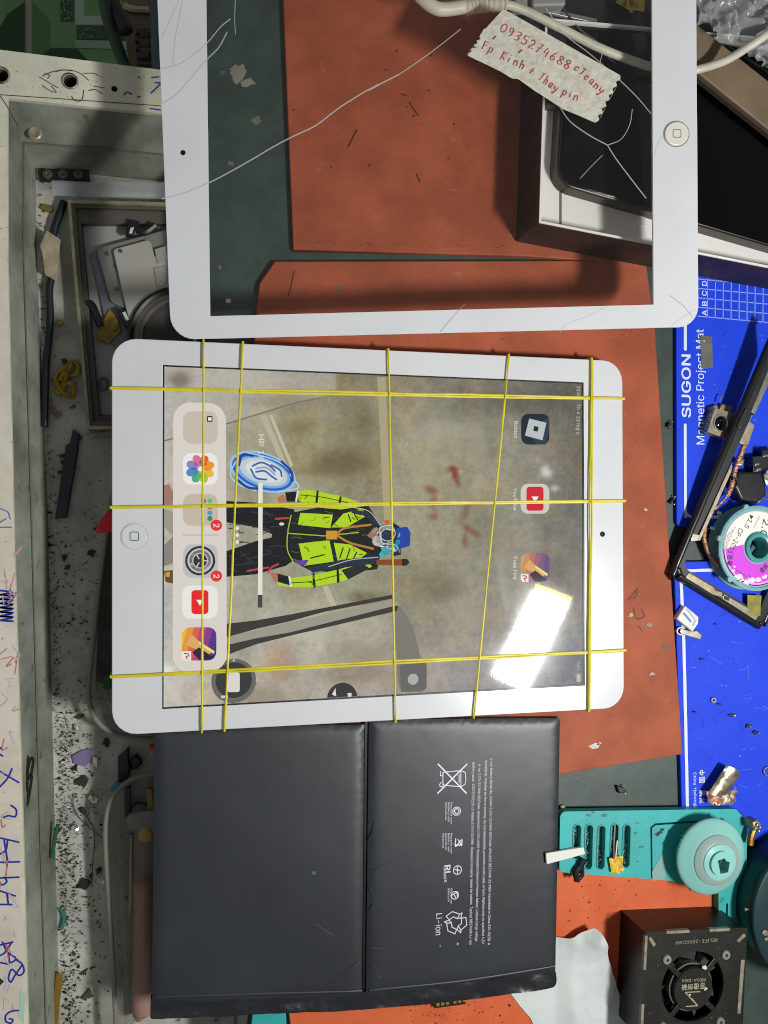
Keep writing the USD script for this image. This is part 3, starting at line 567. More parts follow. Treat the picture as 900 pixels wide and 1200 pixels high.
G.pp([(441, 656), (476, 655), (479, 659), (476, 663), (441, 662)], '#8a4a2a', 7).pp([(471, 655), (477, 655), (480, 659), (476, 663), (471, 663)], '#2b2422', 8)
for s in ([(323, 608), (338, 607)], [(290, 669), (314, 665)], [(314, 671), (318, 665), (326, 661)]): G.ln([s], '#c9404a', 2.2, 6)
G.ci(330, 614, 3, '#e6dccb', 6, .6).pp([(345, 657), (362, 656), (358, 662), (350, 662)], '#6a3fa8', 6)
G.ln([[(295, 600), (320, 603)], [(290, 655), (318, 648)], [(275, 662), (300, 660)]], '#34343a', 1.5, 3)
gg = np.random.default_rng(12)
yel = unary_union([poly(q_, ZS) for q_ in ([(348, 576), (362, 574), (398, 581), (432, 592), (400, 597), (375, 595), (350, 587)], [(342, 677), (362, 675), (398, 667), (430, 657), (436, 664), (402, 681), (366, 688), (342, 688)], [(352, 601), (390, 603), (387, 619), (349, 615)], [(350, 637), (386, 633), (391, 658), (356, 663)], [(388, 618), (402, 602), (424, 596), (430, 604), (406, 618)], [(391, 636), (410, 638), (430, 648), (418, 658), (396, 659)])]).buffer(-.0001)
trs = poly([(268, 590), (300, 591), (342, 599), (343, 652), (300, 671), (268, 673)], ZS); jac = poly([(338, 603), (360, 598), (400, 591), (432, 594), (444, 614), (446, 640), (440, 666), (400, 671), (362, 667), (342, 655)], ZS)
def flecks(area, n_, box, cols, lay, ln=(3, 9), w=.8, ang=None):
    for i in range(n_):
        x, y = gg.uniform(box[0], box[1]), gg.uniform(box[2], box[3]); a = gg.uniform(0, 3.14) if ang is None else ang + gg.normal() * .35; L_ = gg.uniform(*ln) / 2
        q_ = lines([[(x - L_ * math.cos(a), y - L_ * math.sin(a)), (x + gg.normal(), y + gg.normal()), (x + L_ * math.cos(a), y + L_ * math.sin(a))]], ZS, w * gg.uniform(.6, 1.5) * scale_at(x, y, ZS)).intersection(area)
        if not q_.is_empty: G.add(q_, cols[gg.integers(len(cols))], lay)
flecks(yel, 75, (340, 436, 573, 690), ('#4f6410', '#8fb014', '#2c3a10', '#d6f04a'), 6, (3, 8), .8)
flecks(jac.difference(yel), 70, (336, 446, 592, 672), ('#3a3d3f', '#0c0d0e', '#55585a', '#5f7a1c'), 4, (3, 12), .7, .15)
flecks(trs, 45, (266, 344, 588, 675), ('#2b2d31', '#0b0c0e', '#3b3e44'), 3, (6, 22), .9, .1)
flecks(poly([(436, 612), (470, 612), (470, 652), (436, 652)], ZS), 26, (436, 470, 612, 652), ('#e6e9ea', '#2a8fb0', '#1a2a3c', '#7ac0cc', '#c9b9a6'), 11, (2, 6), .7)
for s in ([(445, 618), (458, 616), (463, 626), (456, 634), (446, 630), (445, 618)], [(444, 640), (458, 636), (462, 646)]): G.ln([s], '#d6e2ea', .9, 11)
G.build('wallpaper_figure', SCREEN, sp)
O = Print(ZS, 3e-5); ang = -.32
O.ci(308, 553, 40, '#9dc9e6', 1, .56, ang).ci(308, 553, 37, '#2f62c4', 2, .54, ang).ci(308, 553.5, 33, '#7fb2e4', 3, .5, ang).ci(309, 553, 29, '#c6d3dc', 4, .5, ang).ci(310, 552.5, 23, '#e0e5e6', 5, .5, ang)
O.ln([[(276, 541), (270, 556), (280, 568), (300, 575)], [(340, 556), (350, 570), (342, 574), (326, 576)], [(284, 531), (302, 533), (326, 541), (342, 553)]], '#a8dcf4', 1.6, 4)
O.ln([[(280, 545), (284, 533), (296, 534)], [(278, 562), (290, 571), (306, 573)], [(330, 541), (341, 552), (343, 563)]], '#1f3f9c', 3, 5)
O.ln([[(296, 546), (306, 542), (316, 546), (322, 552)], [(300, 553), (310, 552), (318, 558), (324, 562)], [(294, 550), (300, 560), (312, 562)], [(318, 545), (328, 551), (330, 558)]], '#4468ae', 2.2, 6); O.ln([[(300, 549), (312, 548), (322, 556)]], '#8fa7cf', 2, 7)
O.build('wallpaper_disc', SCREEN, sp)
B = Print(ZS, 3e-5)
B.pp([(302.6, 566), (307.8, 566), (307.4, 697), (302.2, 697)], '#efeae0', 10).pp([(302.2, 697), (307.4, 697), (307.2, 712), (302, 712)], '#46454a', 10).tx('HP 18', (302.8, 508), (302.8, 540), 6.4, '#e6e4dc', 11)
for y in (619, 627, 635): B.ci(278, y, 2.1, '#f2efe8', 10)
B.build('health_bar', SCREEN, sp)
K = Print(ZS, 3e-5)
K.pp([(203, 471), (264.5, 473), (266, 786), (202.5, 789)], '#e2dad2', 5, .0075); K.ln([[(214, 627), (256, 627)]], '#b9b1a8', 1, 6)
K.build('dock', SCREEN, sp)
def icon(y0, y1, col, x0=214.5, x1=255): 
    q = Print(ZS, 3e-5); q.pp([(x0, y0), (x1, y0), (x1, y1), (x0, y1)], col, 6, .0036); return q
def badge(q, x, y): return q.ci(x, y, 6.6, '#e8352b', 12).tx('2', (x - 3.2, y - 2.6), (x - 3.2, y + 2.6), 6.6, '#ffffff', 13)
q = icon(482, 520, '#cfc2b3'); q.pp([(242.5, 487.5), (249, 487.5), (249, 494.5), (242.5, 494.5)], '#3d3a38', 7, .0004).pp([(243.8, 489), (247.8, 489), (247.8, 493), (243.8, 493)], '#f5f3f0', 8); q.build('app_icon', SCREEN, sp)
q = icon(531, 568, '#f6f4f0'); cx, cy = 234.6, 549.6
for i, c in enumerate(('#f0603a', '#f39c32', '#f0c63a', '#a6cc3c', '#4fb286', '#4f8fc9', '#9a82c8', '#d9799f')):
    a = -math.pi / 4 - .35 + i * math.pi / 4; q.add(circ(cx + math.cos(a) * 10, cy + math.sin(a) * 10, 7.2, ZS, 20, .72, -a), c, 7 + i % 2)
for i, c in enumerate(('#e4482c', '#e88a2a', '#d8a82c', '#6fae3c', '#3b8f86', '#4a6fae', '#8a5fa8', '#c4506a')):
    a = -math.pi / 4 - .35 + (i + .5) * math.pi / 4; q.add(circ(cx + math.cos(a) * 7.8, cy + math.sin(a) * 7.8, 2.6, ZS, 12, .6, -a), c, 9)
q.build('app_icon', SCREEN, sp)
q = icon(579, 616, '#cdbfad')
for x, y, c in ((246, 587, '#6cc47a'), (246, 594, '#d0584a'), (246, 601, '#4aa3dc'), (246, 607.5, '#3f8f52'), (238.5, 587, '#8a7a6a'), (238.5, 596, '#d6cbb8')): q.ci(x, y, 3, c, 7)
badge(q, 253.5, 615.5); q.build('app_icon', SCREEN, sp)
q = icon(638, 677, '#c3c3c7'); cx, cy = 234.6, 657
for r, c in ((17.3, '#2f3034'), (14.6, '#c9cacc'), (12.6, '#35363a'), (9.2, '#c9cacc'), (8, '#303135')): q.ci(cx, cy, r, c, 7 + int(18 - r) // 3)
for i in range(3):
    a = i * 2.094 + .0; q.ln([[(cx, cy), (cx + 8.5 * math.cos(a), cy + 8.5 * math.sin(a))]], '#c9cacc', 1.5, 11)
q.ci(cx, cy, 2.2, '#303135', 12); badge(q, 253.5, 675); q.build('app_icon', SCREEN, sp)
def play(y0, y1, x0, x1, white, red):
    q = icon(y0, y1, white, x0, x1); cx, cy = (x0 + x1) / 2, (y0 + y1) / 2
    q.pp([(cx - 10, cy - 14), (cx + 10, cy - 14), (cx + 10, cy + 14), (cx - 10, cy + 14)], red, 7, .0015).pp([(cx - 4, cy - 2.6), (cx + 4.4, cy - 2.6), (cx, cy + 4.2)], '#ffffff', 8); q.build('app_icon', SCREEN, sp)
play(686, 725, 213.5, 255, '#f4f1ee', '#f02222')
def game(y0, y1, x0, x1, f):
    q = icon(y0, y1, '#b3487c', x0, x1); w, h = x1 - x0, y1 - y0
    def P_(*pts): return [(x0 + u * w, y0 + v * h) for u, v in pts]
    base_ = poly(P_((0, 0), (1, 0), (1, 1), (0, 1)), ZS, .0036)
    for i, c in enumerate(f):
        a, b = i / len(f), (i + 1) / len(f)
        q.add(poly(P_((a * 1.3 - .3, 1.1), (a * 1.3, -.1), (b * 1.3 + .01, -.1), (b * 1.3 - .29, 1.1)), ZS).intersection(base_), c, 7)
    q.pp(P_((.1, .5), (.3, .22), (.5, .42), (.85, .75), (.7, .92), (.42, .66), (.26, .6)), '#e7b06a', 8).pp(P_((.3, .75), (.5, .6), (.95, .93), (.7, .98), (.5, .98)), '#2c1f38', 9).pp(P_((.5, .42), (.95, .72), (.92, .8), (.5, .5)), '#f3ec7a', 9)
    q.pp(P_((0, .72), (.27, .72), (.27, 1), (.08, 1), (0, .94)), '#f4efec', 10); q.ln([P_((.07, .78), (.18, .8), (.2, .86), (.12, .88), (.16, .95))], '#d0342c', 1.3, 11); q.build('app_icon', SCREEN, sp)
game(735, 774, 213, 253.5, ('#f2c23a', '#ef9a3e', '#e0664a', '#c04a70', '#8a3f92', '#5a3590', '#43307c'))
q = icon(485, 521, '#1d2836', 610.5, 643.5); q.pp([(616, 503), (643, 489), (643.5, 500), (640, 521), (628, 521)], '#2f4050', 7).pp([(620, 490.5), (640, 495.5), (635.5, 516), (615, 510.5)], '#c3c9ca', 8).pp([(625.8, 499), (631, 500.3), (629.8, 506), (624.6, 504.8)], '#1d2630', 9); q.build('app_icon', SCREEN, sp)
play(567, 602, 610, 643.5, '#d9d4cb', '#d8263a')
game(648, 682, 610, 643.5, ('#d9a86a', '#cf9468', '#bf7c74', '#a56c80', '#8a5f86', '#6f5486', '#665080'))
L = Print(ZS, 3e-5); lc = '#e9e7e2'
L.tx('Roblox', (602.4, 493), (602.4, 513.5), 4.6, lc, 8).tx('YouTube', (601.6, 571.5), (601.6, 598), 4.6, lc, 8).tx('Free Fire', (601.6, 652), (601.6, 679), 4.6, lc, 8)
L.tx('21:51', (676, 452), (676, 467), 4.2, '#cfcac0', 8).tx('Th 4 12 thg 6', (676, 473.5), (675.6, 509), 4.2, '#cfcac0', 8).tx('74%', (676, 775), (676, 786), 4.2, '#cfcac0', 8).pp([(675.5, 790), (680, 790), (680, 799), (675.5, 799)], '#cfcac0', 8)
L.build('screen_lettering', SCREEN, sp)
obj('cover_glass', slab(scr.buffer(-.00005), ZT - .0001, ZT + .00005), CLEAR, tb, smooth=False)

# rubber bands round the tablet
BL = ['upper long yellow rubber band across the tablet, near its top edge', 'middle long yellow rubber band across the tablet, passing above its home button', 'lower long yellow rubber band across the tablet, crossing the bright lamp reflection',
      'short yellow rubber band left of the others, over the middle of the dock', 'slanting short yellow rubber band crossing the right edge of the dock', 'short yellow rubber band near the middle of the screen, touching the blue cap',
      'slanting short yellow rubber band just left of the app names', 'short yellow rubber band on the bezel right of the screen']
for i, (a, b, w) in enumerate([((130.5, 455), (730.5, 467.5), 2.6), ((130.5, 594.5), (731.8, 587), 2.6), ((130.5, 793), (732, 762), 2.6), ((238.5, 399.5), (236.5, 857), 2.2), ((284.5, 402), (263, 855.5), 2.2), ((454.5, 410), (463, 845), 2.0), ((595.5, 416.5), (554.5, 840), 2.0), ((692.5, 421), (689, 832), 2.2)]):
    A, Bp = px(*a, ZT), px(*b, ZT); d = (Bp - A) / np.linalg.norm(Bp - A); sd = np.array([-d[1], d[0], 0]); z1 = ZT + .0007 + (.0006 if i > 2 else 0)
    A, Bp = A - d * .0005, Bp + d * .0005; wm = w * .5 * .0004
    ms = []
    twin = i in (0, 1, 2, 7)
    for k_, off in enumerate((-1, 1) if twin else (0,)):
        n_ = 60; tt = np.linspace(0, 1, n_); ph = np.array([tt * 9 + i * 3.1, tt * 0 + i, tt * 0]).T
        wob = (.00022 + .0005 * np.sin(tt * math.pi) * meshkit.fbm(ph, 2, 4)) * off + .00035 * np.sin(tt * math.pi) * (meshkit.fbm(ph * [.6, 1, 1], 2, 9) - .5)
        wid = wm * (.95 if twin else 1.15) * (.75 + .5 * meshkit.fbm(ph * [2.2, 1, 1], 3, 6 + k_))
        top = A + np.outer(tt, Bp - A) + np.outer(wob, sd); top[:, 2] = z1
        lo0, lo1 = top[0].copy(), top[-1].copy(); lo0[2] = lo1[2] = .0034
        path = np.vstack([lo0, lo0 + [0, 0, .006], top[0] + d * .0002 - [0, 0, .0003], top[1:-1], top[-1] - d * .0002 - [0, 0, .0003], lo1 + [0, 0, .006], lo1])
        ms.append(tube(path, np.concatenate([[wid[0]] * 2, wid, [wid[-1]] * 2]), 8, side=sd, rz=.00042))
    obj('rubber_band', cat_(ms), RUBBER, label=BL[i], cat='rubber band', group='yellow rubber bands round the tablet')

# ------------------------------------------------------------------ the battery
bt = thing('battery_pack', 'large flat black two-cell tablet battery with fine white printing', 'battery', px(420, 1010, .003))
ZBt = 0.0078
ymax = px(420, 846, ZT)[1] - .0006
clip = Polygon([(-.3, -.5), (.6, -.5), (.6, ymax), (-.3, ymax)])
POUCH = mat('black_pouch', '#23272c', 0.42, var=(18, '#2b3036', 0.35, 0.7), specks=[(900, 0.75, 0.78, '#6a7076')], bump=(50, 0.0002, 2.0), spec=0.5)
POUCHD = mat('black_pouch_tape', '#1d1f22', 0.34, bump=(140, 0.0006, 2.0))
cl = poly([(180.5, 850), (427.5, 850), (424.5, 1169), (178, 1177)], ZBt).intersection(clip)
cr = poly([(433, 843.5), (657.5, 842), (652, 1140.5), (429.5, 1168)], ZBt).intersection(clip)
def pillow(c, sd):
    def zf_(q):
        d = shapely.distance(c.exterior, shapely.points(q)); n_ = np.column_stack([q, q[:, 0] * 0])
        wr = meshkit.fbm(n_ * [70, 260, 1], 3, sd) - .5; wr2 = meshkit.fbm(n_ * 30, 3, sd + 5) - .5
        return np.minimum(ZBt - .00002, ZBt - .00012 - .0011 * np.exp(-d / .0018) + wr * .0003 * np.exp(-d / .0035) + wr2 * .0002)
    return sheet(c, .0015, zf_)
for c_, sd in ((cl, 3), (cr, 8)):
    ce = obj('cell', slab(c_, .0032, ZBt - .0026), POUCH, bt); obj('pouch_face', pillow(c_, sd), POUCH, ce, smooth=True)
obj('seam_strip', slab(poly([(427, 845), (433.5, 845), (431, 1181), (424, 1181)], .006).intersection(clip), .0034, .0056, .0004), mat('seam_black', '#0b0c0e', 0.35), bt)
fz = .0066
fp = poly([(176.5, 1170), (300, 1166), (424, 1163), (432, 1160), (540, 1152), (651, 1136), (653, 1150), (651, 1158), (600, 1165), (560, 1171), (500, 1178), (440, 1182.5), (428, 1184), (300, 1189), (258, 1192), (176, 1193.5)], fz)
obj('edge_tape', sheet(fp, .0022, lambda q: fz - .0012 + .0022 * meshkit.fbm(np.column_stack([q * [90, 300], q[:, 0] * 0]), 3, 4)), POUCHD, bt, smooth=True)
obj('edge_tape_base', slab(fp, .0032, fz - .0016), POUCHD, bt)
for s in ([(179, 1168), (300, 1164), (424, 1161)], [(432, 1160), (540, 1149), (650, 1132)]): obj('fold_ridge', ptube(s, ZBt - .0011, .0010, 8, 6), POUCH, bt, smooth=True)
for s in ([(437, 1020), (460, 1010), (492, 1016), (515, 1032)], [(432, 1125), (440, 1140), (448, 1147)], [(381, 1155), (400, 1143), (418, 1127)], [(370, 1082), (380, 1090), (391, 1096)], [(432, 985), (436, 975), (439, 960)], [(432, 1040), (437, 1050)], [(433, 1066), (437, 1058)], [(434, 1110), (446, 1112)], [(440, 1135), (450, 1150)]):
    obj('crease', ptube(s, ZBt - .00018, .00024, 6, 6), POUCH, bt, smooth=True)
bp = Print(ZBt + .0001); PW = '#d9dee4'
T1 = 'Li-ion Battery Model No. A1484 3.73V 32.9Whr 8827mAh 4PAJA32 8827mAh 32.9Whr Assembled in China 020-8258-A'
T2 = 'WARNING: Potential for fire or burning. Do not disassemble, puncture, crush, heat, or burn. Replace only as specified 4.3V'
T3 = 'Li-ion 3.73V 32.9Whr 8827mAh  Model A1484 / 020-8258  Rechargeable Lithium ion Polymer Battery  Limited charge voltage'
T4 = 'Battery pack  1ICP3/99/115-2  Rated 3.73V 32.9Wh  Dispose of properly  Made for tablets  Typical 8827mAh Li-ion'
for s, x0, y0, x1, y1 in ((T1, 574.5, 888, 571.5, 1107.5), (T2, 568, 891, 564.5, 1106), (T3, 560.5, 895, 557, 1103), (T4, 553.5, 893, 550, 1107)): bp.tx(s, (x0, y0), (x1, y1), 3.1, PW)
bp.tx('Li-ion', (511, 1070), (510.5, 1096), 7.4, PW); bp.tx('+', (535, 1104), (535, 1108), 4, PW); bp.tx('-', (514, 1106), (514, 1110), 4, PW)
bp.ln([[(513.5, 895.5), (546.5, 929.5)], [(547, 895.5), (513, 929.5)]], PW, 1.7, 1)
bp.ln([[(519, 905), (540, 903), (540, 922), (519, 920), (519, 905)], [(540, 903), (545, 905), (546, 912), (545, 919), (540, 922)], [(516, 904), (516, 909), (519, 909)], [(538, 908), (538, 917)]], PW, 1.0, sm=False); bp.add(circ(517.5, 919.5, 3, ZBt, 14).difference(circ(517.5, 919.5, 2, ZBt, 14)), PW)
for x, y, r in ((535, 950.5, 5.3), (536, 1019.5, 5.5), (533, 1049, 5)): bp.add(circ(x, y, r, ZBt, 20).difference(circ(x, y, r - 1, ZBt, 20)), PW)
bp.ln([[(532, 950.5), (535, 947.5), (538, 950.5), (535, 953.5), (532, 950.5)], [(533, 1019), (539, 1020)], [(536, 1016), (536, 1023)], [(530, 1049), (535, 1046), (536, 1051)], [(532, 1048), (534, 1052)]], PW, 1.1)
for x0, y0, y1, n_ in ((528, 940, 965, 3), (528, 976, 1000, 4), (520, 1015, 1030, 1), (528, 1041, 1059, 2)):
    for k_ in range(n_): bp.tx(('Recycle', 'Battery', 'Approved', 'Standard')[k_] + ' use', (x0 - k_ * 3.2, y0), (x0 - k_ * 3.2, y1 - k_ * 2), 2.2, PW)
bp.ln([[(534, 983), (534, 992), (541, 984), (541, 991)], [(537, 984), (540, 990), (534, 990)]], PW, 1.3); bp.tx('RL', (521, 1013), (521, 1027), 7, PW, bold=True); bp.tx('us', (520.5, 1027), (520.5, 1034), 4, PW)
cx, cy = 534, 1081
for i in range(3):
    a = i * 2.094 + .0; R_ = lambda u, v: (cx + u * math.cos(a) - v * math.sin(a), cy + u * math.sin(a) + v * math.cos(a))
    bp.ln([[R_(12, -6), R_(13, 3), R_(6, 9), R_(3, 4), R_(7, 1), R_(6.5, -5), R_(12, -6)], [R_(3, 4), R_(1.5, 8), R_(6, 12), R_(6, 9)]], PW, 1.0, sm=False)
for i in range(30): bp.add(rough_poly(rng.uniform(190, 640), rng.uniform(870, 1140), rng.uniform(.3, .8), ZBt, 5, seed=i), '#6f757b')
bp.add(rough_poly(368, 1023, 3, ZBt, 8, .8, seed=3), '#5d6368')
bp.build('print', PRINT, bt)
obj('connector_board', S([(508, 1173), (545, 1167), (546, 1177), (509, 1182)], .0052, .0022, .0003), BLACK, bt)
for i in range(6):
    x = 511.5 + i * 5.6 + (3 if i > 2 else 0)
    obj('gold_contact', S([(x, 1174.5 - (x - 511) * .16), (x + 3.6, 1174 - (x - 511) * .16), (x + 3.6, 1179 - (x - 511) * .16), (x, 1179.5 - (x - 511) * .16)], .0056, .0006, .0001), mat('gold', '#d6b436', 0.3, 0.8), bt)

# ------------------------------------------------------------------ the phone box, the phone and what lies at the top
BOXD = mat('dark_brown_card', '#241617', 0.5, spec=0.25, var=(80, '#3d2a27', 0.4, 0.7), specks=[(900, 0.73, 0.77, '#a08a80')])
BOXW = mat('white_card', '#e6e5e3', 0.55, var=(30, '#dad8d4', 0.4, 0.7))
pb = thing('phone_box', 'open dark brown box with white inside, holding a black phone', 'box', px(760, 200, .003))
ZBX = .030
ob = poly([(638, 20), (630.5, 262), (905, 316), (1040, 340), (1090, 60)], ZBX)
inn = ob.buffer(-.0009, join_style=2)
obj('outer_wall', slab(ob.difference(ob.buffer(-.0004, join_style=2)), .0034, ZBX - .0003), BOXD, pb, smooth=False)
obj('inner_wall', slab(ob.buffer(-.00042, join_style=2).difference(inn.buffer(-.0006, join_style=2)), .005, ZBX + .0002), BOXW, pb, smooth=False)
obj('box_bottom', slab(ob.buffer(-.0007, join_style=2), .0034, .0046), BOXD, pb)
ins = inn.buffer(-.0008, join_style=2)
hole_ = poly([(655, 20), (654, 222), (760, 250), (1000, 310), (1060, 60)], .017)
obj('insert_tray', slab(ins.difference(hole_), .0046, .019), BOXW, pb, smooth=False)
obj('insert_floor', slab(ins, .0046, .012), BOXW, pb)
obj('insert_notch', slab(poly([(735, 246), (757, 251), (757, 264), (735, 259)], .020), .012, .0194), BOXW, pb)
for s in ([(657, 262), (657, 226)],): obj('corner_slit', slab(lines(s and [s], .0192, .0012), .019, .0192), mat('slit_grey', '#6b6967', .7), pb)
ph = thing('phone', 'black glass phone with bronze edge lying in the white lined box', 'phone', px(780, 180, .012))
pq = poly([(664, 20), (652.5, 214), (765, 247), (1000, 316), (1090, 90)], .028, .0095)
obj('frame', slab(pq, .0122, .0272, .0012), mat('bronze_frame', '#3b332d', 0.3, 0.6), ph)
obj('glass', slab(pq.buffer(-.0007), .0272, .0282, .0006), mat('black_glass', '#030304', 0.06, spec=0.25), ph)
obj('rim_line', tube(np.array([(*p, .0279) for p in pq.buffer(-.0016).exterior.coords[:-1]]), .0003, 6, closed=True), mat('rim_black', '#1c1c1e', 0.2), ph)
bo = thing('cardboard_box', 'brown card panel lying askew across the phone box near the bubble wrap', 'box', px(860, 90, .03))
bq = poly([(770, -4), (817, 28), (905, 98), (960, 140), (960, 200), (905, 155), (817, 84), (770, 52)], .034)
obj('panel', slab(bq, .0305, .034, .0008), mat('brown_card', '#7d6d56', 0.6, var=(40, '#6a5b45', 0.35, 0.7), bump=(500, .0001)), bo)
obj('edge_fold', slab(LineString(W([(770, 56), (817, 88), (905, 158), (960, 204)], .0332)[:, :2]).buffer(.0012), .0305, .0332), mat('brown_card_dark', '#3a2f25', .6), bo)
bw = poly([(800, -30), (818, 26), (838, 37), (860, 52), (880, 66), (893, 78), (960, 120), (1000, -60)], .045)
WRAP = film('bubble_film', '#b9bdc0', 0.42, 0.12)
g_ = np.random.default_rng(3)
def wrapz(q):
    n_ = np.column_stack([q, q[:, 0] * 0]); r_ = np.abs(meshkit.fbm(n_ * 140, 3, 2) - .5) * 2
    return .041 + .010 * meshkit.fbm(n_ * 55, 3, 6) - .006 * r_ + .004 * np.abs(np.sin(meshkit.fbm(n_ * 90, 2, 9) * 14))
obj('bubble_wrap', sheet(bw, .0011, wrapz), WRAP, label='crumpled clear bubble wrap bag in the upper right corner', cat='bubble wrap', smooth=True)
obj('wrapped_part', slab(poly([(815, -25), (945, 60), (975, -20), (960, -60)], .0405), .0385, .0405, .0005), mat('grey_part', '#6c7075', .4, .3, var=(90, '#2a2c30', .45, .55)), label='grey part seen inside the bubble wrap', cat='part')
# dark things under the glass at the top
bp_ = thing('broken_phone', 'black phone body under the white cable at the top of the box', 'phone', px(690, 60, .02))
obj('body', S([(597, -30), (601, 62), (640, 100), (640, 122), (700, 128), (764, 122), (775, -30)], .0275, .006, .001), BLACK, bp_)
obj('strip', S([(640, 9), (700, 22), (699, 27), (639, 14)], .0283, .0008, .0002), ALU, bp_)
obj('flex_cable', tube(smooth_path([px(x, y, .0285) for x, y in ((660, 10), (680, 35), (698, 48), (712, 66), (722, 74))]), .0005, 6), mat('flex_grey', '#4b4c50', .4), bp_)
obj('port', S([(741, 40), (757, 36), (760, 58), (746, 62)], .0288, .002, .0004), mat('port_grey', '#3a3b40', .25, .6), bp_)
for pts, lb in (([(603, -12), (619, -12), (619, 9), (603, 9)], 'left of two small grey blocks above the white cable'), ([(623, -12), (662, -12), (664, 6), (624, 7)], 'right and wider of two small grey blocks above the white cable')):
    obj('grey_block', S(pts, .034, .006, .0012, .0015), mat('cap_grey', '#8d8e8c', .45), label=lb, cat='plastic block')
fx = thing('flex_part', 'shiny gold flat part at the top edge beside the bezel', 'part', px(738, 5, .028))
obj('foil', sheet(poly([(716, -12), (756, -12), (754, 15), (738, 12), (722, 4)], .031), .0012, lambda q: .0305 + .0015 * meshkit.fbm(np.column_stack([q * 300, q[:, 0] * 0]), 2, 3)), mat('gold_foil', '#b39a55', .2, .8), fx, smooth=True)
obj('yellow_wire', ptube([(737, -5), (736, 6), (741, 15)], .033, .0006, 6), mat('wire_yellow', '#c9b21c', .4), fx)
CAB = mat('white_cable', '#cfcbbd', .45, var=(120, '#bdb8a8', .4, .7))
wc = thing('charging_cable', 'white cable with a ribbed plug running under the glass across the top', 'cable', px(650, 40, .03))
obj('wire', ptube([(588, 4), (612, 11), (655, 32), (700, 55), (740, 71), (766, 79), (800, 84), (820, 81), (850, 71), (880, 53), (905, 36), (940, 12)], [.034, .034, .034, .034, .034, .034, .0350, .0365, .0425, .0500, .0535, .055], .00195, 12), CAB, wc, smooth=True)
obj('plug', ptube([(490, -6), (506, 7), (520, 11), (545, 8)], .034, [.0029] * 8 * 3 + [.0031], 14), CAB, wc, smooth=True)
obj('strain_relief', tube(smooth_path([px(x, y, .034) for x, y in ((545, 8), (566, 5), (592, 4))], 14), [.0032 + .0005 * math.sin(i * 1.9) for i in range(29)], 14), CAB, wc, smooth=50)
# the loose cracked front glass, resting on the box and the cable, its top edge a little higher
ZD, SL, SLX = .0400, .05, .07
SL_y0, SL_x0 = px(500, 388, .04)[1], px(540, 388, .04)[0]
def pd(x, y):
    d = ROT @ np.array([(x - 450) / FOC, (y - 600) / FOC, 1.0])
    return CAM + (ZD - SL * SL_y0 - SLX * SL_x0 - CAM[2]) / (d[2] - SL * d[1] - SLX * d[0]) * d
def dpoly(pts, rc=0): 
    p = Polygon([pd(x, y)[:2] for x, y in pts]).buffer(0)
    return p.buffer(-rc, quad_segs=7).buffer(rc, quad_segs=7) if rc else p
def tilt(m): v = np.array(m[0]); v[:, 2] += SL * (v[:, 1] - SL_y0) + SLX * (v[:, 0] - SL_x0); return v, m[1]
dg = thing('front_glass', 'loose white framed tablet glass with long cracks, lying above the tablet', 'glass panel', px(500, 200, ZD))
do = dpoly([(182, -64), (200.5, 397.5), (818.5, 382.5), (815.5, -64)], .0095)
dw = dpoly([(241.5, -40), (246.5, 370.5), (766, 357), (764, -40)])
obj('frame', tilt(slab(do.difference(dw), ZD - .0011, ZD)), WHITE, dg, smooth=False)
obj('edge', tilt(tube(np.array([(*p, ZD - .0005) for p in do.buffer(-.00035).exterior.coords[:-1]]), .00045, 6, closed=True)), WHITE, dg)
obj('window', tilt(slab(dw.buffer(.0001), ZD - .0009, ZD - .00002)), DIGI, dg, smooth=False)
def dstroke(s, w): return LineString(smooth_path([pd(x, y) for x, y in s], 5)[:, :2] if len(s) > 2 else [pd(x, y)[:2] for x, y in s]).buffer(w, quad_segs=2)
for s, w in (([(190, 233), (216, 226), (245, 214), (272, 200), (300, 184), (322, 171), (345, 159), (370, 147), (395, 128), (412, 117), (430, 106), (448, 97), (468, 87)], .00042), ([(468, 87), (490, 72), (512, 56), (540, 34)], .0002), ([(433, 105), (444, 99)], .0008),
             ([(190, 81), (212, 74), (232, 60), (244, 49), (258, 32), (270, 22)], .00035), ([(190, 121), (204, 113), (220, 96), (240, 72), (256, 56), (266, 38)], .00042), ([(202, 76), (206, 42), (215, -4)], .0003), ([(190, 44), (200, 22), (212, -4)], .0002), ([(276, -4), (275, 22), (276, 40)], .0002),
             ([(656, 125), (668, 142), (690, 158), (712, 170)], .00026), ([(712, 170), (728, 163), (738, 146), (741, 128)], .0002), ([(712, 170), (722, 186), (740, 210), (757, 232)], .0003), ([(706, 182), (692, 196), (680, 209)], .00014), ([(640, 10), (662, 40), (690, 62), (720, 88), (745, 112), (763, 133)], .0002), ([(703, 74), (706, 62)], .0002),
             ([(779, 157), (772, 166), (766, 184)], .00016), ([(657, 389), (664, 380), (690, 370), (711, 359)], .00018), ([(516, 389), (530, 372), (545, 356)], .0001), ([(788, 380), (800, 372), (814, 363)], .00022), ([(784, 346), (800, 358), (812, 372)], .00012)):
    obj('crack', tilt(slab(dstroke(s, .00006 + w * .36), ZD - .0002, ZD + .00006)), CRACK if w > .00013 else mat('crack_grey', '#8a8a88', .4), dg, smooth=False)
gl_ = pd(792.5, 157); hb = Polygon([pd(792.5 + 14.8 * math.cos(a), 157 + 14.8 * math.sin(a))[:2] for a in np.arange(40) / 40 * 6.2832])
obj('home_button', tilt(slab(hb.buffer(-.0003), ZD, ZD + .0006, .0004)), mat('button_cream', '#d8d6cc', .3), dg)
obj('button_ring', tilt(slab(hb.buffer(.00025).difference(hb.buffer(-.0002)), ZD - .0003, ZD + .0001)), mat('ring_brown', '#8d857a', .4), dg, smooth=False)
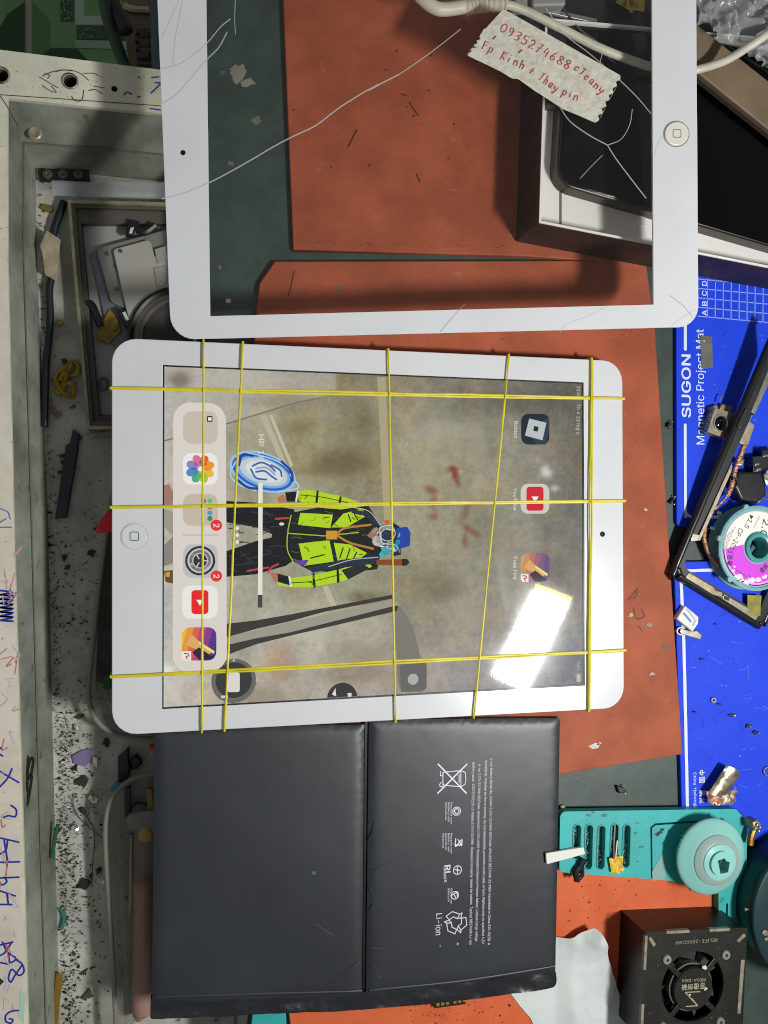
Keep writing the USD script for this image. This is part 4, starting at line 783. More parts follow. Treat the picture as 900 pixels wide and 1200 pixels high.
hs = dpoly([(787.5, 152), (797.5, 152), (797.5, 162), (787.5, 162)], .001)
obj('button_mark', tilt(slab(hs.difference(hs.buffer(-.0003)), ZD + .0003, ZD + .00066)), mat('mark_grey', '#5d6064', .4), dg, smooth=False)
obj('front_camera', tilt(slab(Polygon([pd(214.5 + 3 * math.cos(a), 179 + 3 * math.sin(a))[:2] for a in np.arange(18) / 18 * 6.2832]), ZD, ZD + .0001)), mat('camera_black', '#08080a', .15), dg)
def dblob(x, y, r, seed, sq=.8, n=9):
    g = np.random.default_rng(seed); a = np.sort(g.uniform(0, 6.283, n)); return Polygon([pd(x + math.cos(t) * q, y + math.sin(t) * q * sq)[:2] for t, q in zip(a, r * g.uniform(.6, 1.2, n))]).buffer(0)
gm = film('glue_residue', '#a9a498', .55, .7)
obj('glue_residue', tilt(slab(unary_union([dblob(281, 84, 11, 1, 1.3), dblob(291, 95, 8, 5, .8), dblob(275, 78, 6, 8)]), ZD - .0013, ZD - .0009)), gm, dg)
for i, (x, y, r) in enumerate(((261, 84, 3), (270, 190, 4.5), (268, 352, 4), (258, 313, 3), (300, 140, 6))): obj('glue_residue', tilt(slab(dblob(x, y, r, i + 30), ZD - .0013, ZD - .0009)), film('faint_residue', '#8f9088', .3, .7), dg)
# the note
ZN = ZD + .0006
edge_r = [(726, 89)]
for i in range(1, 14):
    t = i / 14; edge_r.append((726 - 29 * t + (2.6 if i % 2 else -1), 89 + 55 * t + (1 if i % 2 else -.5)))
edge_r.append((697, 144.5))
edge_l = [(547, 66)] + [(547 + 20 * t + (2.5 if i % 2 else -1.0), 66 - 29 * t - (0 if i % 2 else .5)) for i, t in enumerate(np.linspace(.08, .75, 9))] + [(567, 34), (568, 35)]
nq = dpoly(edge_r + [(660, 129), (624, 106), (606, 93), (600, 93), (585, 84)] + edge_l + [(589, 12), (596, 15)])
nt = thing('masking_tape', 'cream crepe tape note with red handwriting, stuck on the cracked glass', 'tape', px(640, 80, ZN))
CREPE = mat('crepe_tape', '#cbc9bb', .8, var=(330, '#b3b0a2', .38, .66), bump=(700, .0003))
obj('tape', tilt(sheet(nq, .0013, lambda q: ZN - .0002 + .0004 * meshkit.fbm(np.column_stack([q * 160, q[:, 0] * 0]), 3, 7))), CREPE, nt, smooth=True)
SF = {'0': [[(.5, 1), (.15, .8), (.1, .3), (.45, 0), (.85, .25), (.85, .75), (.5, 1)]], '9': [[(.8, .75), (.5, 1), (.2, .8), (.35, .5), (.75, .6), (.8, .9), (.75, .3), (.5, 0)]], '3': [[(.2, .95), (.7, .95), (.8, .7), (.4, .55), (.8, .4), (.7, .05), (.2, .05)]],
      '5': [[(.8, 1), (.3, 1), (.25, .6), (.7, .6), (.8, .25), (.5, 0), (.15, .1)]], '2': [[(.2, .8), (.5, 1), (.8, .75), (.5, .35), (.15, 0), (.9, .05)]], '7': [[(.15, .95), (.8, 1), (.5, .4), (.4, 0)], [(.3, .5), (.75, .55)]],
      '4': [[(.5, 1), (.15, .4), (.85, .4)], [(.7, .7), (.65, 0)]], '6': [[(.7, 1), (.3, .7), (.15, .25), (.5, 0), (.8, .25), (.5, .5), (.2, .3)]], '8': [[(.5, .5), (.2, .75), (.5, 1), (.8, .75), (.5, .5), (.15, .25), (.5, 0), (.85, .25), (.5, .5)]],
      'c': [[(.75, .55), (.4, .62), (.2, .3), (.45, 0), (.8, .1)]], 'T': [[(.1, .85), (.3, 1), (.8, 1)], [(.5, 1), (.45, .3), (.3, .05)]], 'e': [[(.2, .3), (.7, .4), (.5, .65), (.2, .35), (.4, 0), (.85, .15)]], 'a': [[(.75, .55), (.4, .6), (.2, .25), (.5, .05), (.75, .55), (.75, .1), (.95, .05)]],
      'n': [[(.15, .6), (.2, 0)], [(.2, .4), (.5, .62), (.75, .45), (.8, .05)]], 'y': [[(.15, .6), (.3, .2), (.7, .3)], [(.8, .6), (.7, 0), (.4, -.4), (.2, -.2)]], 'F': [[(.2, 1), (.15, 0)], [(.2, 1), (.8, 1)], [(.2, .55), (.65, .55)]], 'p': [[(.2, .6), (.15, -.4)], [(.2, .5), (.6, .65), (.8, .35), (.5, .05), (.2, .2)]],
      'K': [[(.2, 1), (.15, 0)], [(.8, .95), (.25, .45), (.85, 0)]], 'i': [[(.4, .6), (.4, .05)], [(.45, .85), (.5, .9)]], 'h': [[(.2, 1), (.2, 0)], [(.2, .4), (.55, .6), (.75, .4), (.75, 0)]], '+': [[(.1, .4), (.9, .45)], [(.5, .8), (.45, .05)]], 'g': [[(.7, .55), (.35, .6), (.2, .25), (.6, .15), (.75, .55), (.7, -.2), (.3, -.35)]], 'X': [[(.1, 1), (.9, 0)], [(.9, 1), (.1, 0)]], '1': [[(.5, 1), (.5, 0)]]}
def handwrite(s, p0, p1, h, w, wob=.08, seed=1):
    g = np.random.default_rng(seed); a, b = np.array(p0, float), np.array(p1, float); u = (b - a) / len(s); n = np.array([u[1], -u[0]]) / np.linalg.norm(u) * h; out = []
    for i, ch in enumerate(s):
        for q in SF.get(ch, []):
            pts = [a + u * (i + (x + g.normal() * wob * .4) * .8) + n * (y + g.normal() * wob * .4) for x, y in q]; out.append([tuple(p) for p in pts])
    return out
red = unary_union([dstroke(s, .00017) for s in handwrite('0935274688', (584, 37), (667, 84), 10.5, 1) + handwrite('cTeany', (671, 82), (705, 113), 9.5, 1, seed=3) + handwrite('Fp Kinh', (563, 58), (614, 84), 10, 1, seed=4) + handwrite('+ Thay', (618, 86), (652, 110), 10, 1, seed=5) + handwrite('pin', (657, 112), (677, 120), 9, 1, seed=6)] + [dstroke([(577, 47), (580, 44)], .0003), dstroke([(607, 63), (611, 60)], .0003)])
obj('handwriting', tilt(flat(red, ZN + .0003)), mat('red_ink', '#b2424f', .6), nt, smooth=False)

# ------------------------------------------------------------------ on the blue mats
fr = thing('empty_phone_chassis', 'empty black phone frame with silver inner edges, propped across both blue mats', 'phone frame', px(850, 640, .003))
FZ0, FS = .0075, .09
fy0 = px(810, 672, FZ0)[1]
def pf(x, y): return px(x, y, FZ0 - FS * fy0, FS)
def fpoly(pts): return Polygon([pf(x, y)[:2] for x, y in pts]).buffer(0)
def ftilt(m): v = np.array(m[0]); v[:, 2] += FS * (v[:, 1] - fy0); return v, m[1]
outer = [(914, 380), (797, 655), (795, 664), (798, 673), (804, 679), (884, 729), (890, 731), (896, 728), (901, 720), (960, 590)]
inner = [(914, 413), (840, 578), (804, 655), (802, 662), (806, 668), (870, 706), (886, 717), (891, 715), (894, 706), (940, 600)]
def band(o, i_): return fpoly(o + i_[::-1])
obj('body', ftilt(slab(band(outer, inner), FZ0 - .0042, FZ0, .0005 if False else 0)), BLACK, fr, smooth=False)
rail = [tuple(pf(x, y)[:2]) for x, y in outer]
obj('rail', ftilt(tube(np.array([(*p, FZ0 - .0016) for p in smooth_path(np.array(rail), 5)]), .0021, 9)), mat('rail_black', '#1b1b1d', .25), fr, smooth=True)
obj('silver_edge', ftilt(slab(fpoly([(912, 404), (914, 420), (884, 486), (880, 482)]), FZ0 - .0035, FZ0 + .0003, .0002)), SILVER, fr)
obj('silver_edge', ftilt(slab(fpoly([(884, 486), (880, 494), (886, 498), (878, 522), (866, 518), (873, 500), (872, 488)]), FZ0 - .0035, FZ0 - .001, .0002)), TAN, fr)
obj('silver_edge', ftilt(slab(fpoly([(862, 532), (858, 540), (857, 553), (828, 618), (820, 634), (817, 632), (838, 585)]), FZ0 - .0035, FZ0 + .0002, .0002)), TAN, fr)
obj('silver_edge', ftilt(slab(fpoly([(807, 671), (836, 688), (838, 692), (846, 694), (846, 700), (835, 697), (803, 677)]), FZ0 - .002, FZ0 + .0004, .0002)), TAN, fr)
obj('silver_edge', ftilt(slab(fpoly([(848, 696), (889, 720), (885, 727), (846, 702)]), FZ0 - .002, FZ0 + .0004, .0002)), SILVER, fr)
obj('bracket', ftilt(slab(fpoly([(811, 625), (819, 627), (817, 634), (809, 634)]), FZ0 - .001, FZ0 + .0006, .0002)), SILVER, fr)
obj('bracket', ftilt(slab(fpoly([(872, 478), (880, 480), (868, 504), (862, 500)]), FZ0 - .001, FZ0 + .0012, .0003)), BLACK, fr)
for x, y in ((851, 700), (842, 600), (834, 618), (861, 560)): obj('clip', ftilt(slab(fpoly([(x - 3, y - 2), (x + 3, y), (x + 2, y + 4), (x - 3, y + 2)]), FZ0 - .001, FZ0 + .0009, .0002)), BLACK, fr)
cm = thing('camera_module', 'small square metal camera module with black lens on the blue mat lettering', 'camera module', px(848, 497, ZB))
cz = .0085
cq = poly([(838, 478), (868, 487), (854, 515), (829, 506)], cz)
obj('housing', slab(cq.difference(circ(845, 496, 8.6, cz)), ZB, cz), mat('module_tan', '#a39b88', .4, .45, var=(250, '#837b69', .4, .7)), cm, smooth=False)
obj('lens_ring', lathe([(.0034, -.0004), (.0038, .0004), (.0046, .0004), (.0048, -.0006)], px(845, 496, cz), 28), SILVER, cm)
c_ = px(845, 496, cz); obj('lens', lathe([(.0034, -.0006), (.0022, -.0016), (.0010, -.0014), (1e-5, -.0008)], c_, 28), mat('lens_black', '#07080c', .08), cm)
obj('lens_barrel', lathe([(.0035, -.0001), (.0034, -.004), (1e-5, -.004)], c_, 24), BLACK, cm)
for i in range(4):
    t = i / 4; x, y = 836.5 - t * 7, 483 + t * 22
    obj('rib', S([(x - 1.5, y), (x + 3, y + 1.2), (x + 2, y + 4), (x - 2.5, y + 3)], cz - .001, .004, .0003), SILVER, cm)
obj('tab', S([(846, 473), (858, 476), (857, 484), (843, 481)], cz - .003, .0035, .0006), TAN, cm); obj('tab', S([(832, 477), (841, 474), (842, 480), (833, 481)], cz - .003, .0035, .0006), TAN, cm)
obj('prong', ptube([(843, 472), (844, 466), (847, 463)], cz - .003, .0004, 6), SILVER, cm); obj('prong', ptube([(824, 508), (829, 505)], cz - .004, .0009, 6), BLACK, cm)
obj('sticker', S([(821, 393), (834.5, 394), (835.5, 431), (822, 432)], ZB + .0004, .0004, .0001, .0005), mat('olive_tape', '#6a6b60', .4, var=(200, '#5a5b52', .4, .7), specks=[(160, .70, .74, '#c9cbc2')]), label='grey olive strip of tape stuck over the white mat lettering', cat='tape')
# solder wick spool
sw = thing('wick_spool', 'teal solder wick spool with a white and magenta label', 'spool', px(884, 642, ZB))
SZ = .0125
c0 = px(886, 642.5, SZ); k_ = scale_at(886, 642, SZ)
SPT = mat('spool_teal', '#7aa9ad', .35, var=(90, '#86b4b6', .4, .7), transmission_weight=0.0)
R = 50 * k_
obj('upper_flange', lathe([(.0062, -.0012), (R - .0008, -.0012), (R, -.0006), (R, .0004), (R - .0010, .0010), (R - .0014, .0010), (R - .0018, .0002), (.0062, .0002)], c0, 72), SPT, sw)
for a in (-2.35, 1.85, .4, 2.9, -.9): 
    p = c0 + [math.cos(a) * R, math.sin(a) * R, -.0004]; obj('notch_tab', slab(Point(p[0], p[1]).buffer(.0016, quad_segs=3), p[2] - .0008, p[2] + .0012, .0004), SPT, sw)
obj('lower_flange', lathe([(R, .0006), (R, .0014), (.004, .0014)], [c0[0], c0[1], ZB], 56), SPT, sw)
obj('wick_winding', lathe([(.0105, 0), (.0108, .004), (.0104, .0085)], [c0[0], c0[1], ZB + .001], 40), COPPER, sw)
lab = Polygon([(c0[0] + math.cos(a) * 44 * k_, c0[1] + math.sin(a) * 44 * k_) for a in np.arange(64) / 64 * 6.2832])
hubp = Polygon([(c0[0] + .0010 + math.cos(a) * 19.5 * k_, c0[1] + .0003 + math.sin(a) * 19.5 * k_) for a in np.arange(40) / 40 * 6.2832])
lz = SZ + .00035
Lb = Print(lz); Lb.add(lab.difference(hubp), '#e7e4dd'); Lb.add(lab.difference(lab.buffer(-.0004)), '#d3b7d2', 1)
mg = Polygon([tuple(px(x, y, lz)[:2]) for x, y in ((880, 636), (830, 648), (826, 700), (890, 716), (950, 700), (950, 640), (905, 652))])
Lb.add(lab.difference(hubp).intersection(mg), '#cf46dc', 1); Lb.add(lab.buffer(-.0006).difference(lab.buffer(-.0014)).intersection(mg), '#e9a9ee', 2)
Lb.tx('2.0', (895, 606.5), (890.5, 628), 8.5, '#33322f', 3).tx('1.5', (878, 606.5), (872, 617), 6, '#33322f', 3).tx('CP-2015', (866.5, 618), (853, 647), 6.2, '#33322f', 3); Lb.add(glyphs('百新', (852.5, 650), (852, 664), 6.5, lz, 1), '#33322f', 3)
Lb.add(tri_ := flat(poly([(878, 603), (883, 605), (880, 609)], lz), lz + 6e-5), '#33322f')
for k2 in range(4): Lb.tx('Solder wick net made in', (861 - k2 * 3.2, 617 + k2 * 3), (849 - k2 * 2.6, 645 + k2 * 2), 1.7, '#9a948e', 3)
Lb.tx('Goot', (889, 604), (883, 618), 2.5, '#a58fa2', 3)
for x, y, r, sd in ((866, 678, 8.5, 2), (873, 683, 6, 3), (881, 680, 5, 4), (889, 679, 4, 5), (861, 664, 2, 6), (860, 669, 2, 7), (896, 676, 4, 8)): Lb.add(rough_poly(x, y, r, lz, 11, .75, seed=sd).intersection(lab), '#ecd9e6', 3)
Lb.ln([[(862, 668), (868, 671), (874, 676)], [(864, 681), (870, 678)], [(877, 674), (880, 678)]], '#6d4a66', .9, 4); Lb.add(glyphs('造创', (893, 672), (901, 664), 6, lz, 1), '#5a3a58', 4)
Lb.build('label', PRINT, sw)
hc = [c0[0] + .0010, c0[1] + .0003, SZ]
obj('hub', lathe([(.0078, 0), (.0076, .0014), (.0068, .0018), (.0056, .0014), (.0052, .0002), (.0048, -.0085), (1e-5, -.0085)], hc, 44), mat('hub_teal', '#4a9396', .3, var=(150, '#5aa5a6', .4, .7)), sw)
obj('hub_rib', S([(878, 644), (883, 638), (886, 642), (880, 650)], SZ - .003, .0055, .0005), mat('rib_dark', '#2d5a5c', .5), sw)
def braid(pts, z, r, lob=.25):
    p = smooth_path([px(x, y, q) for (x, y), q in zip(pts, np.broadcast_to(z, len(pts)))], 14)
    return tube(p, r * (1 + lob * np.sin(np.arange(len(p)) * 2.1)), 9)
obj('wick_tail', braid([(827, 616), (825, 628), (827, 640), (832, 651), (838, 658), (843, 664)], [.006, .0055, .005, .005, .005, .006], .0012), COPPER, sw, smooth=True)
obj('wick_braid', braid([(872, 522), (868, 532), (863, 545), (859, 560), (857, 570), (851, 582), (842, 592), (834, 600)], [.008] * 5 + [.006] * 3, [.0014] * 14 * 5 + [.0007] * 14 * 2 + [.0005]), COPPER, label='copper braid with a solder blob lying along the black phone frame', cat='braid', smooth=True)
obj('solder_blob', cat_([slab(rough_poly(868, 543, 7, .009, 9, .6, rot=-1.0, seed=2), .006, .0095, .001)]), mat('bright_solder', '#e8e2c4', .2, .9, bump=(600, .0004)), label='shiny pale solder blob on the copper braid', cat='solder')
bk = thing('connector_part', 'black rounded plastic part with metal contacts above the solder wick spool', 'part', px(880, 570, ZB))
obj('body', S([(866, 553), (893, 552), (897, 562), (899, 580), (888, 590), (868, 586), (861, 570)], .010, .0074, .0014, .001), BLACK, bk)
obj('block', S([(882, 535), (893, 534), (893, 527), (910, 526), (910, 546), (893, 553), (883, 553)], .009, .0064, .0004), BLACK, bk)
for x, y in ((885, 543), (887, 549), (895, 533)): obj('contact', S([(x, y), (x + 5, y - .5), (x + 5, y + 2), (x, y + 2.5)], .0094, .001, .0002), SILVER, bk)
obj('metal_clip', sheet(poly([(893, 557), (900, 550), (912, 552), (912, 574), (898, 570)], .0105), .0012, lambda q: .0095 + .003 * meshkit.fbm(np.column_stack([q * 350, q[:, 0] * 0]), 2, 3)), TAN, bk, smooth=False)
obj('screw', lathe([(.0016, 0), (.0016, .001), (.001, .0014), (1e-5, .0014)], px(887, 586, .008), 16), TAN, bk)
obj('wire_ring', tube(np.array([px(897 + 6 * math.cos(a), 582 + 3 * math.sin(a), .009) for a in np.arange(20) / 20 * 6.2832]), .0005, 6, closed=True), SILVER, bk)
obj('tape_flag', S([(876, 697), (892.5, 698), (891, 722), (876, 720)], ZB + .0035, .0004, .0001), mat('olive_yellow', '#8f8a1e', .5, var=(200, '#6f6a18', .4, .7)), label='olive yellow tape flag below the solder wick spool', cat='tape')
sm = thing('plastic_latch', 'white plastic latch with a light blue print on the blue mat', 'latch', px(808, 725, ZB))
obj('plate', S([(803, 709.5), (819, 723), (818.5, 731), (812, 740.5), (793, 725)], ZB + .0035, .0033, .0006, .0008), mat('latch_white', '#d8d8d4', .4), sm)
q = Print(ZB + .0036); q.pp([(800, 719), (802, 717.5), (811, 728), (809, 729.5)], '#5f86c4', 1).pp([(804, 714), (806, 713), (816, 727), (813, 734), (811, 733), (814, 727)], '#aab2bd', 1); q.build('print', PRINT, sm)
mc = thing('metal_clip', 'small bent metal clip with an eyelet beside the white latch', 'clip', px(808, 742, ZB))
obj('strip', S([(797, 736), (809, 739), (817, 739), (823, 744), (821, 750), (798, 743)], ZB + .0018, .0014, .0004), SILVER, mc)
obj('eyelet', tube(np.array([px(797 + 4 * math.cos(a), 739.5 + 4 * math.sin(a), ZB + .001) for a in np.arange(20) / 20 * 6.2832]), .0006, 6, closed=True), SILVER, mc)
fo = thing('foil_scrap', 'curled brown silver foil scrap with a crumpled copper end on the lower blue mat', 'scrap', px(848, 920, ZB))
CR = lambda q, sc, sd: meshkit.fbm(np.column_stack([q * sc, q[:, 0] * 0]), 3, sd)
fa = poly([(829, 929), (851, 896), (858, 899), (867, 904), (864, 914), (860, 922), (850, 931), (838, 932)], ZB + .005)
ax = px(855, 905, 0) - px(838, 930, 0); ax /= np.linalg.norm(ax); mid_ = px(848, 915, ZB + .004)
obj('foil', sheet(fa, .0012, lambda q: ZB + .0015 + .0050 * np.sqrt(np.clip(1 - (((q - mid_[:2]) @ np.array([-ax[1], ax[0]])) / .0068) ** 2, 0, 1)) + .0008 * CR(q, 500, 4)), mat('brown_foil', '#a89c86', .3, .7, var=(200, '#6e6350', .4, .7)), fo, smooth=True)
fb = poly([(829, 927), (838, 933), (850, 931), (860, 920), (863, 935), (861, 943), (830, 943)], ZB + .004)
obj('copper_end', sheet(fb, .0011, lambda q: ZB + .0006 + .0065 * CR(q, 330, 9)), mat('pink_copper', '#d8a58c', .3, .75, var=(300, '#efe0cf', .45, .6)), fo, smooth=False)
small = [('black chip with a bright corner in the middle of the lower blue mat', 858, 838, 5), ('black sliver with a silver edge, upper of two right of the black chip', 878, 851, 4.5), ('black sliver with a silver edge, lower of two right of the black chip', 886.5, 858.5, 4.5), ('tiny black flake near a ring mark on the lower blue mat', 843.5, 825, 3), ('tiny black flake near the white border of the lower blue mat', 814, 834.5, 2.6), ('black speck beside the white plastic latch', 839, 731.5, 2), ('thin black flake at the top of the lower blue mat', 823.5, 773, 3)]
for i, (lb, x, y, r) in enumerate(small):
    c = thing('flake', lb, 'flake', px(x, y, ZB)); obj('chip', slab(rough_poly(x, y, r, ZB + .001, 7, .6, seed=i + 60), ZB, ZB + .0011, .0002), BLACK, c)
    if i < 3: obj('bright_edge', slab(rough_poly(x + r * .6, y + r * .2, r * .5, ZB + .0013, 5, .5, seed=i + 70), ZB + .0008, ZB + .0016, .0002), mat('bright_solder', '#e8e2c4', .2), c)
for lb, x, y, r in (('tiny metal ring lying left of the black chip', 836, 820.5, 2.3), ('tiny bright ring at the right edge of the lower blue mat', 900, 904, 5)):
    obj('ring', tube(np.array([px(x + r * math.cos(a), y + r * math.sin(a), ZB + .0006) for a in np.arange(20) / 20 * 6.2832]), .0005, 6, closed=True), SILVER, label=lb, cat='ring')
for i, (lb, x, y, r) in enumerate((('black crumb with a bright tip in the gap left of the lettering', 786, 498, 4), ('black crumb low in the gap left of the upper blue mat', 788, 586, 4), ('dark torn scrap with white corners on the dark bench strip', 729, 925, 8))):
    c = thing('crumb', lb, 'crumb', px(x, y, 0)); obj('lump', slab(rough_poly(x, y, r, .002, 9, .9, seed=i + 90, jag=.6), 0, .0022, .0005), mat('crumb_dark', '#1d161d', .5), c)
    for dx, dy in ((3, -4), (r * .5, 5)): obj('bright_tip', slab(rough_poly(x + dx, y + dy, 1.6, .0026, 5, .7, seed=i + 93), .0016, .0027, .0002), mat('bright_solder', '#e8e2c4', .2), c)
# the frame bars also hang over the gap
for pts, lb in (([(806, 624), (812, 626), (798, 652), (793, 648)], 'dark bar standing in the gap between the two blue mats'),):
    obj('metal_bar', S(pts, .004, .0038, .0006), BLACK, label=lb, cat='bar')

# ------------------------------------------------------------------ on the teal mat
sl = thing('spool_lid', 'round translucent teal spool flange with square hole lying on the teal mat', 'spool', px(833, 1004, ZM))
zl = .017; c1 = px(833.5, 1004, zl); k1 = scale_at(833, 1004, zl); R = 45 * k1
LID = film('lid_teal', '#93d2c9', .88, .22)
obj('flange', lathe([(.0055, .0078), (.0088, .0072), (.0092, .0058), (.0122, .0045), (.0140, .0036), (R - .0022, .0014), (R - .0006, .0006), (R, -.0006), (R - .0006, -.0018), (R - .002, -.0022), (.006, -.0006)], c1, 72), LID, sl, smooth=60)
obj('inner_ring', lathe([(.0090, .0066), (.0094, .0066), (.0124, .0052), (.0126, .0046)], c1, 56), film('lid_worn', '#9fb5b0', .8, .3), sl, smooth=60)
hz = c1[2] + .0078; hq = [(841, 1008.5), (849, 1005.5), (851, 1009), (855, 1010), (853, 1022), (844, 1024)]
ho = Point(c1[0], c1[1]).buffer(.0060, quad_segs=10); hh = poly(hq, hz + .001)
obj('hub', slab(ho.difference(hh), c1[2] + .004, hz + .0012), mat('hub_light', '#86c8c0', .3), sl, smooth=30)
obj('hub_hole', slab(hh.buffer(-.0001), c1[2] - .004, c1[2] - .003), mat('hub_deep', '#0f5f60', .6), sl)
obj('core', lathe([(.0070, -.0012), (.0070, -.0090)], c1, 32), mat('core_teal', '#3f8f8c', .4), sl)
for a in (2.5, 2.85, 4.1, 1.2): p = c1 + [math.cos(a) * (R - .0006), math.sin(a) * (R - .0006), 0]; obj('rim_nick', slab(Point(p[0], p[1]).buffer(.0011, quad_segs=3), p[2] - .0016, p[2] + .0004, .0003), mat('nick_teal', '#3a8883', .4), sl)
obj('plastic_strip', S([(640, 1000), (684, 993), (686, 1001), (641, 1013)], ZM + .0022, .0016, .0003), mat('strip_white', '#dcdcd6', .5), label='white plastic strip sticking out beside the black battery', cat='strip')
tw = thing('twisted_wire', 'black twisted wire end hanging over the lower edge of the teal mat', 'wire', px(678, 1018, ZM))
obj('strand', ptube([(684, 1006), (680, 1015), (675, 1022), (676, 1032)], ZM + .0018, .0016, 8, 6), BLACK, tw); obj('strand', ptube([(678, 1008), (682, 1016), (682, 1026), (677, 1031)], ZM + .0012, .0010, 8, 6), BLACK, tw)
ys = thing('yellow_label', 'crumpled yellow label on a black wire in a slot of the teal mat', 'label', px(722, 1014, ZM))
obj('paper', sheet(poly([(714, 1006), (729, 1003), (731, 1010), (730, 1015), (733, 1020), (725, 1024), (717, 1023)], ZM + .002), .0011, lambda q: ZM + .0006 + .0024 * CR(q, 420, 5)), mat('label_yellow', '#d6bb1a', .5, var=(330, '#c77a4a', .52, .6)), ys, smooth=False)
obj('wire', ptube([(720, 966), (719, 985), (718.5, 1006)], [ZM - .001, ZM + .0006, ZM + .0016], .0008, 6), BLACK, ys); obj('wire', ptube([(723, 985), (721, 1006)], [ZM, ZM + .0016], .0005, 6), TAN, ys)
bb = thing('brass_connector', 'brown brass connector with silver tip at the corner of the teal mat', 'connector', px(886, 972, 0))
obj('stem', ptube([(879, 990), (881, 978), (885, 968)], .012, .0017, 8, 6), BRASS, bb); obj('nut', slab(poly([(882, 964), (888, 961), (893, 966), (891, 973), (884, 974)], .016), .009, .016, .0008), TAN, bb)
for x, y in ((888, 967), (891, 970), (886, 971), (890, 974)): obj('silver_tip', slab(circ(x, y, 2, .017, 8), .0145, .0172, .0006), SILVER, bb)
obj('crumb', slab(rough_poly(660, 946, 4, .002, 6, .7, seed=3), 0, .002, .0004), mat('tan_crumb', '#b39a63', .6), label='tan crumb at the edge of the battery above the teal mat', cat='crumb')
# right edge bowl
bwl = thing('plastic_bowl', 'large dark teal round plastic bowl cut off by the right edge', 'bowl', px(955, 1065, 0))
cb = px(958, 1068, .022); Rb = 89 * scale_at(880, 1068, .022)
obj('shell', lathe([(Rb * .94, -.022), (Rb * .985, -.012), (Rb, -.004), (Rb * .99, -.001), (Rb * .965, .0002), (Rb * .7, .0004), (1e-5, .0006)], cb, 96), mat('bowl_teal', '#18373a', .4, spec=.3, var=(30, '#132c30', .35, .7), specks=[(260, .70, .78, '#6f8583')]), bwl, smooth=60)
for x, y, r in ((898, 1093, 5), (899, 1100, 4), (875, 1066, 3)): obj('chip_mark', slab(rough_poly(x, y, r, .0228, 7, .8, seed=x), .0222, .0230, .0002), TAN, bwl)
# fan box
fb = thing('fan_box', 'small black square fan unit with screws and upside-down lettering', 'fan', px(812, 1150, 0))
fz = .0275
fcn = [(756.5, 1092.5), (876, 1087), (869.5, 1222), (750, 1222)]
fq = poly(fcn, fz); op = circ(812, 1156, 41, fz, 48, 1.0)
top = fq.difference(op)
obj('cover_plate', slab(top, fz - .0016, fz), BLACKM, fb, smooth=False)
wl = fq.buffer(-.0006, join_style=2)
obj('side_wall', slab(wl.difference(wl.buffer(-.0012, join_style=2)), .0028, fz - .0016), BLACKM, fb, smooth=False)
EDGE = mat('cut_edge', '#8d8875', .7, var=(300, '#6b6655', .4, .7))
P4 = [px(x, y, fz) for x, y in fcn]
def edgepiece(i, t0, t1, w=.0011, h=.0017):
    a, b = P4[i], P4[(i + 1) % 4]; d = (b - a)[:2]; n = np.array([d[1], -d[0]]) / np.linalg.norm(d)
    c = np.mean([p[:2] for p in P4], 0); n = n if n @ (a[:2] - c) > 0 else -n
    q0, q1 = a[:2] + d * t0, a[:2] + d * t1
    return slab(Polygon([q0 + n * .0002, q1 + n * .0002, q1 - n * w, q0 - n * w]), fz - h, fz + .00025)
for i, t0, t1 in ((0, .2, .42), (0, .62, .82), (3, .05, .35), (3, .66, .97)): obj('joint_tab', edgepiece(i, t0, t1), EDGE, fb, smooth=False)
obj('edge_strip', S([(868.5, 1125), (873, 1125), (868, 1188), (864, 1188)], fz + .0003, .0012, .0002), EDGE, fb)
for pts in ([(760, 1100), (763, 1098), (769, 1107), (766, 1110)], [(872, 1094), (874.5, 1097), (866, 1105), (863.5, 1102)]): obj('slot_tab', S(pts, fz + .0004, .001, .0002), EDGE, fb)
obj('inner_floor', slab(wl.buffer(-.0013, join_style=2), .0028, .0045), mat('fan_inside', '#0a0a0a', .7), fb)
hubc = px(811, 1158, fz - .001); kf = scale_at(811, 1158, fz)
for i in range(4):
    a = [2.35, .79, -.79, -2.36][i]; d = np.array([math.cos(a), math.sin(a)]); n = np.array([-d[1], d[0]])
    obj('strut', slab(Polygon([hubc[:2] + d * 20 * kf + n * .0013, hubc[:2] + d * 20 * kf - n * .0013, hubc[:2] + d * 43 * kf - n * .0013, hubc[:2] + d * 43 * kf + n * .0013]), fz - .0017, fz - .0002, .0003), BLACKM, fb)
obj('hub', lathe([(25.5 * kf, -.0016), (25.5 * kf, -.0002), (24.5 * kf, .0003), (1e-5, .0003)], [hubc[0], hubc[1], fz], 40), BLACKM, fb)
obj('hub_ring', lathe([(26.5 * kf, -.005), (26.5 * kf, -.0022), (28.5 * kf, -.0022), (28.5 * kf, -.005)], [hubc[0], hubc[1], fz], 40), mat('fan_ring', '#57554a', .5), fb)
for i in range(7):
    a = i * 6.2832 / 7 + .3; pts = []
    for r_, da, z in ((22, 0, -.005), (39, .12, -.004), (39, .62, -.0105), (22, .5, -.0095)): pts.append([hubc[0] + math.cos(a + da) * r_ * kf, hubc[1] + math.sin(a + da) * r_ * kf, fz + z])
    pts = np.array(pts); v = np.vstack([pts, pts - [0, 0, .0007]]); obj('fan_blade', (v, np.array([[0, 1, 2], [0, 2, 3], [4, 6, 5], [4, 7, 6], [0, 4, 5], [0, 5, 1], [1, 5, 6], [1, 6, 2], [2, 6, 7], [2, 7, 3], [3, 7, 4], [3, 4, 0]])), mat('blade_grey', '#4b4a4d', .35), fb)
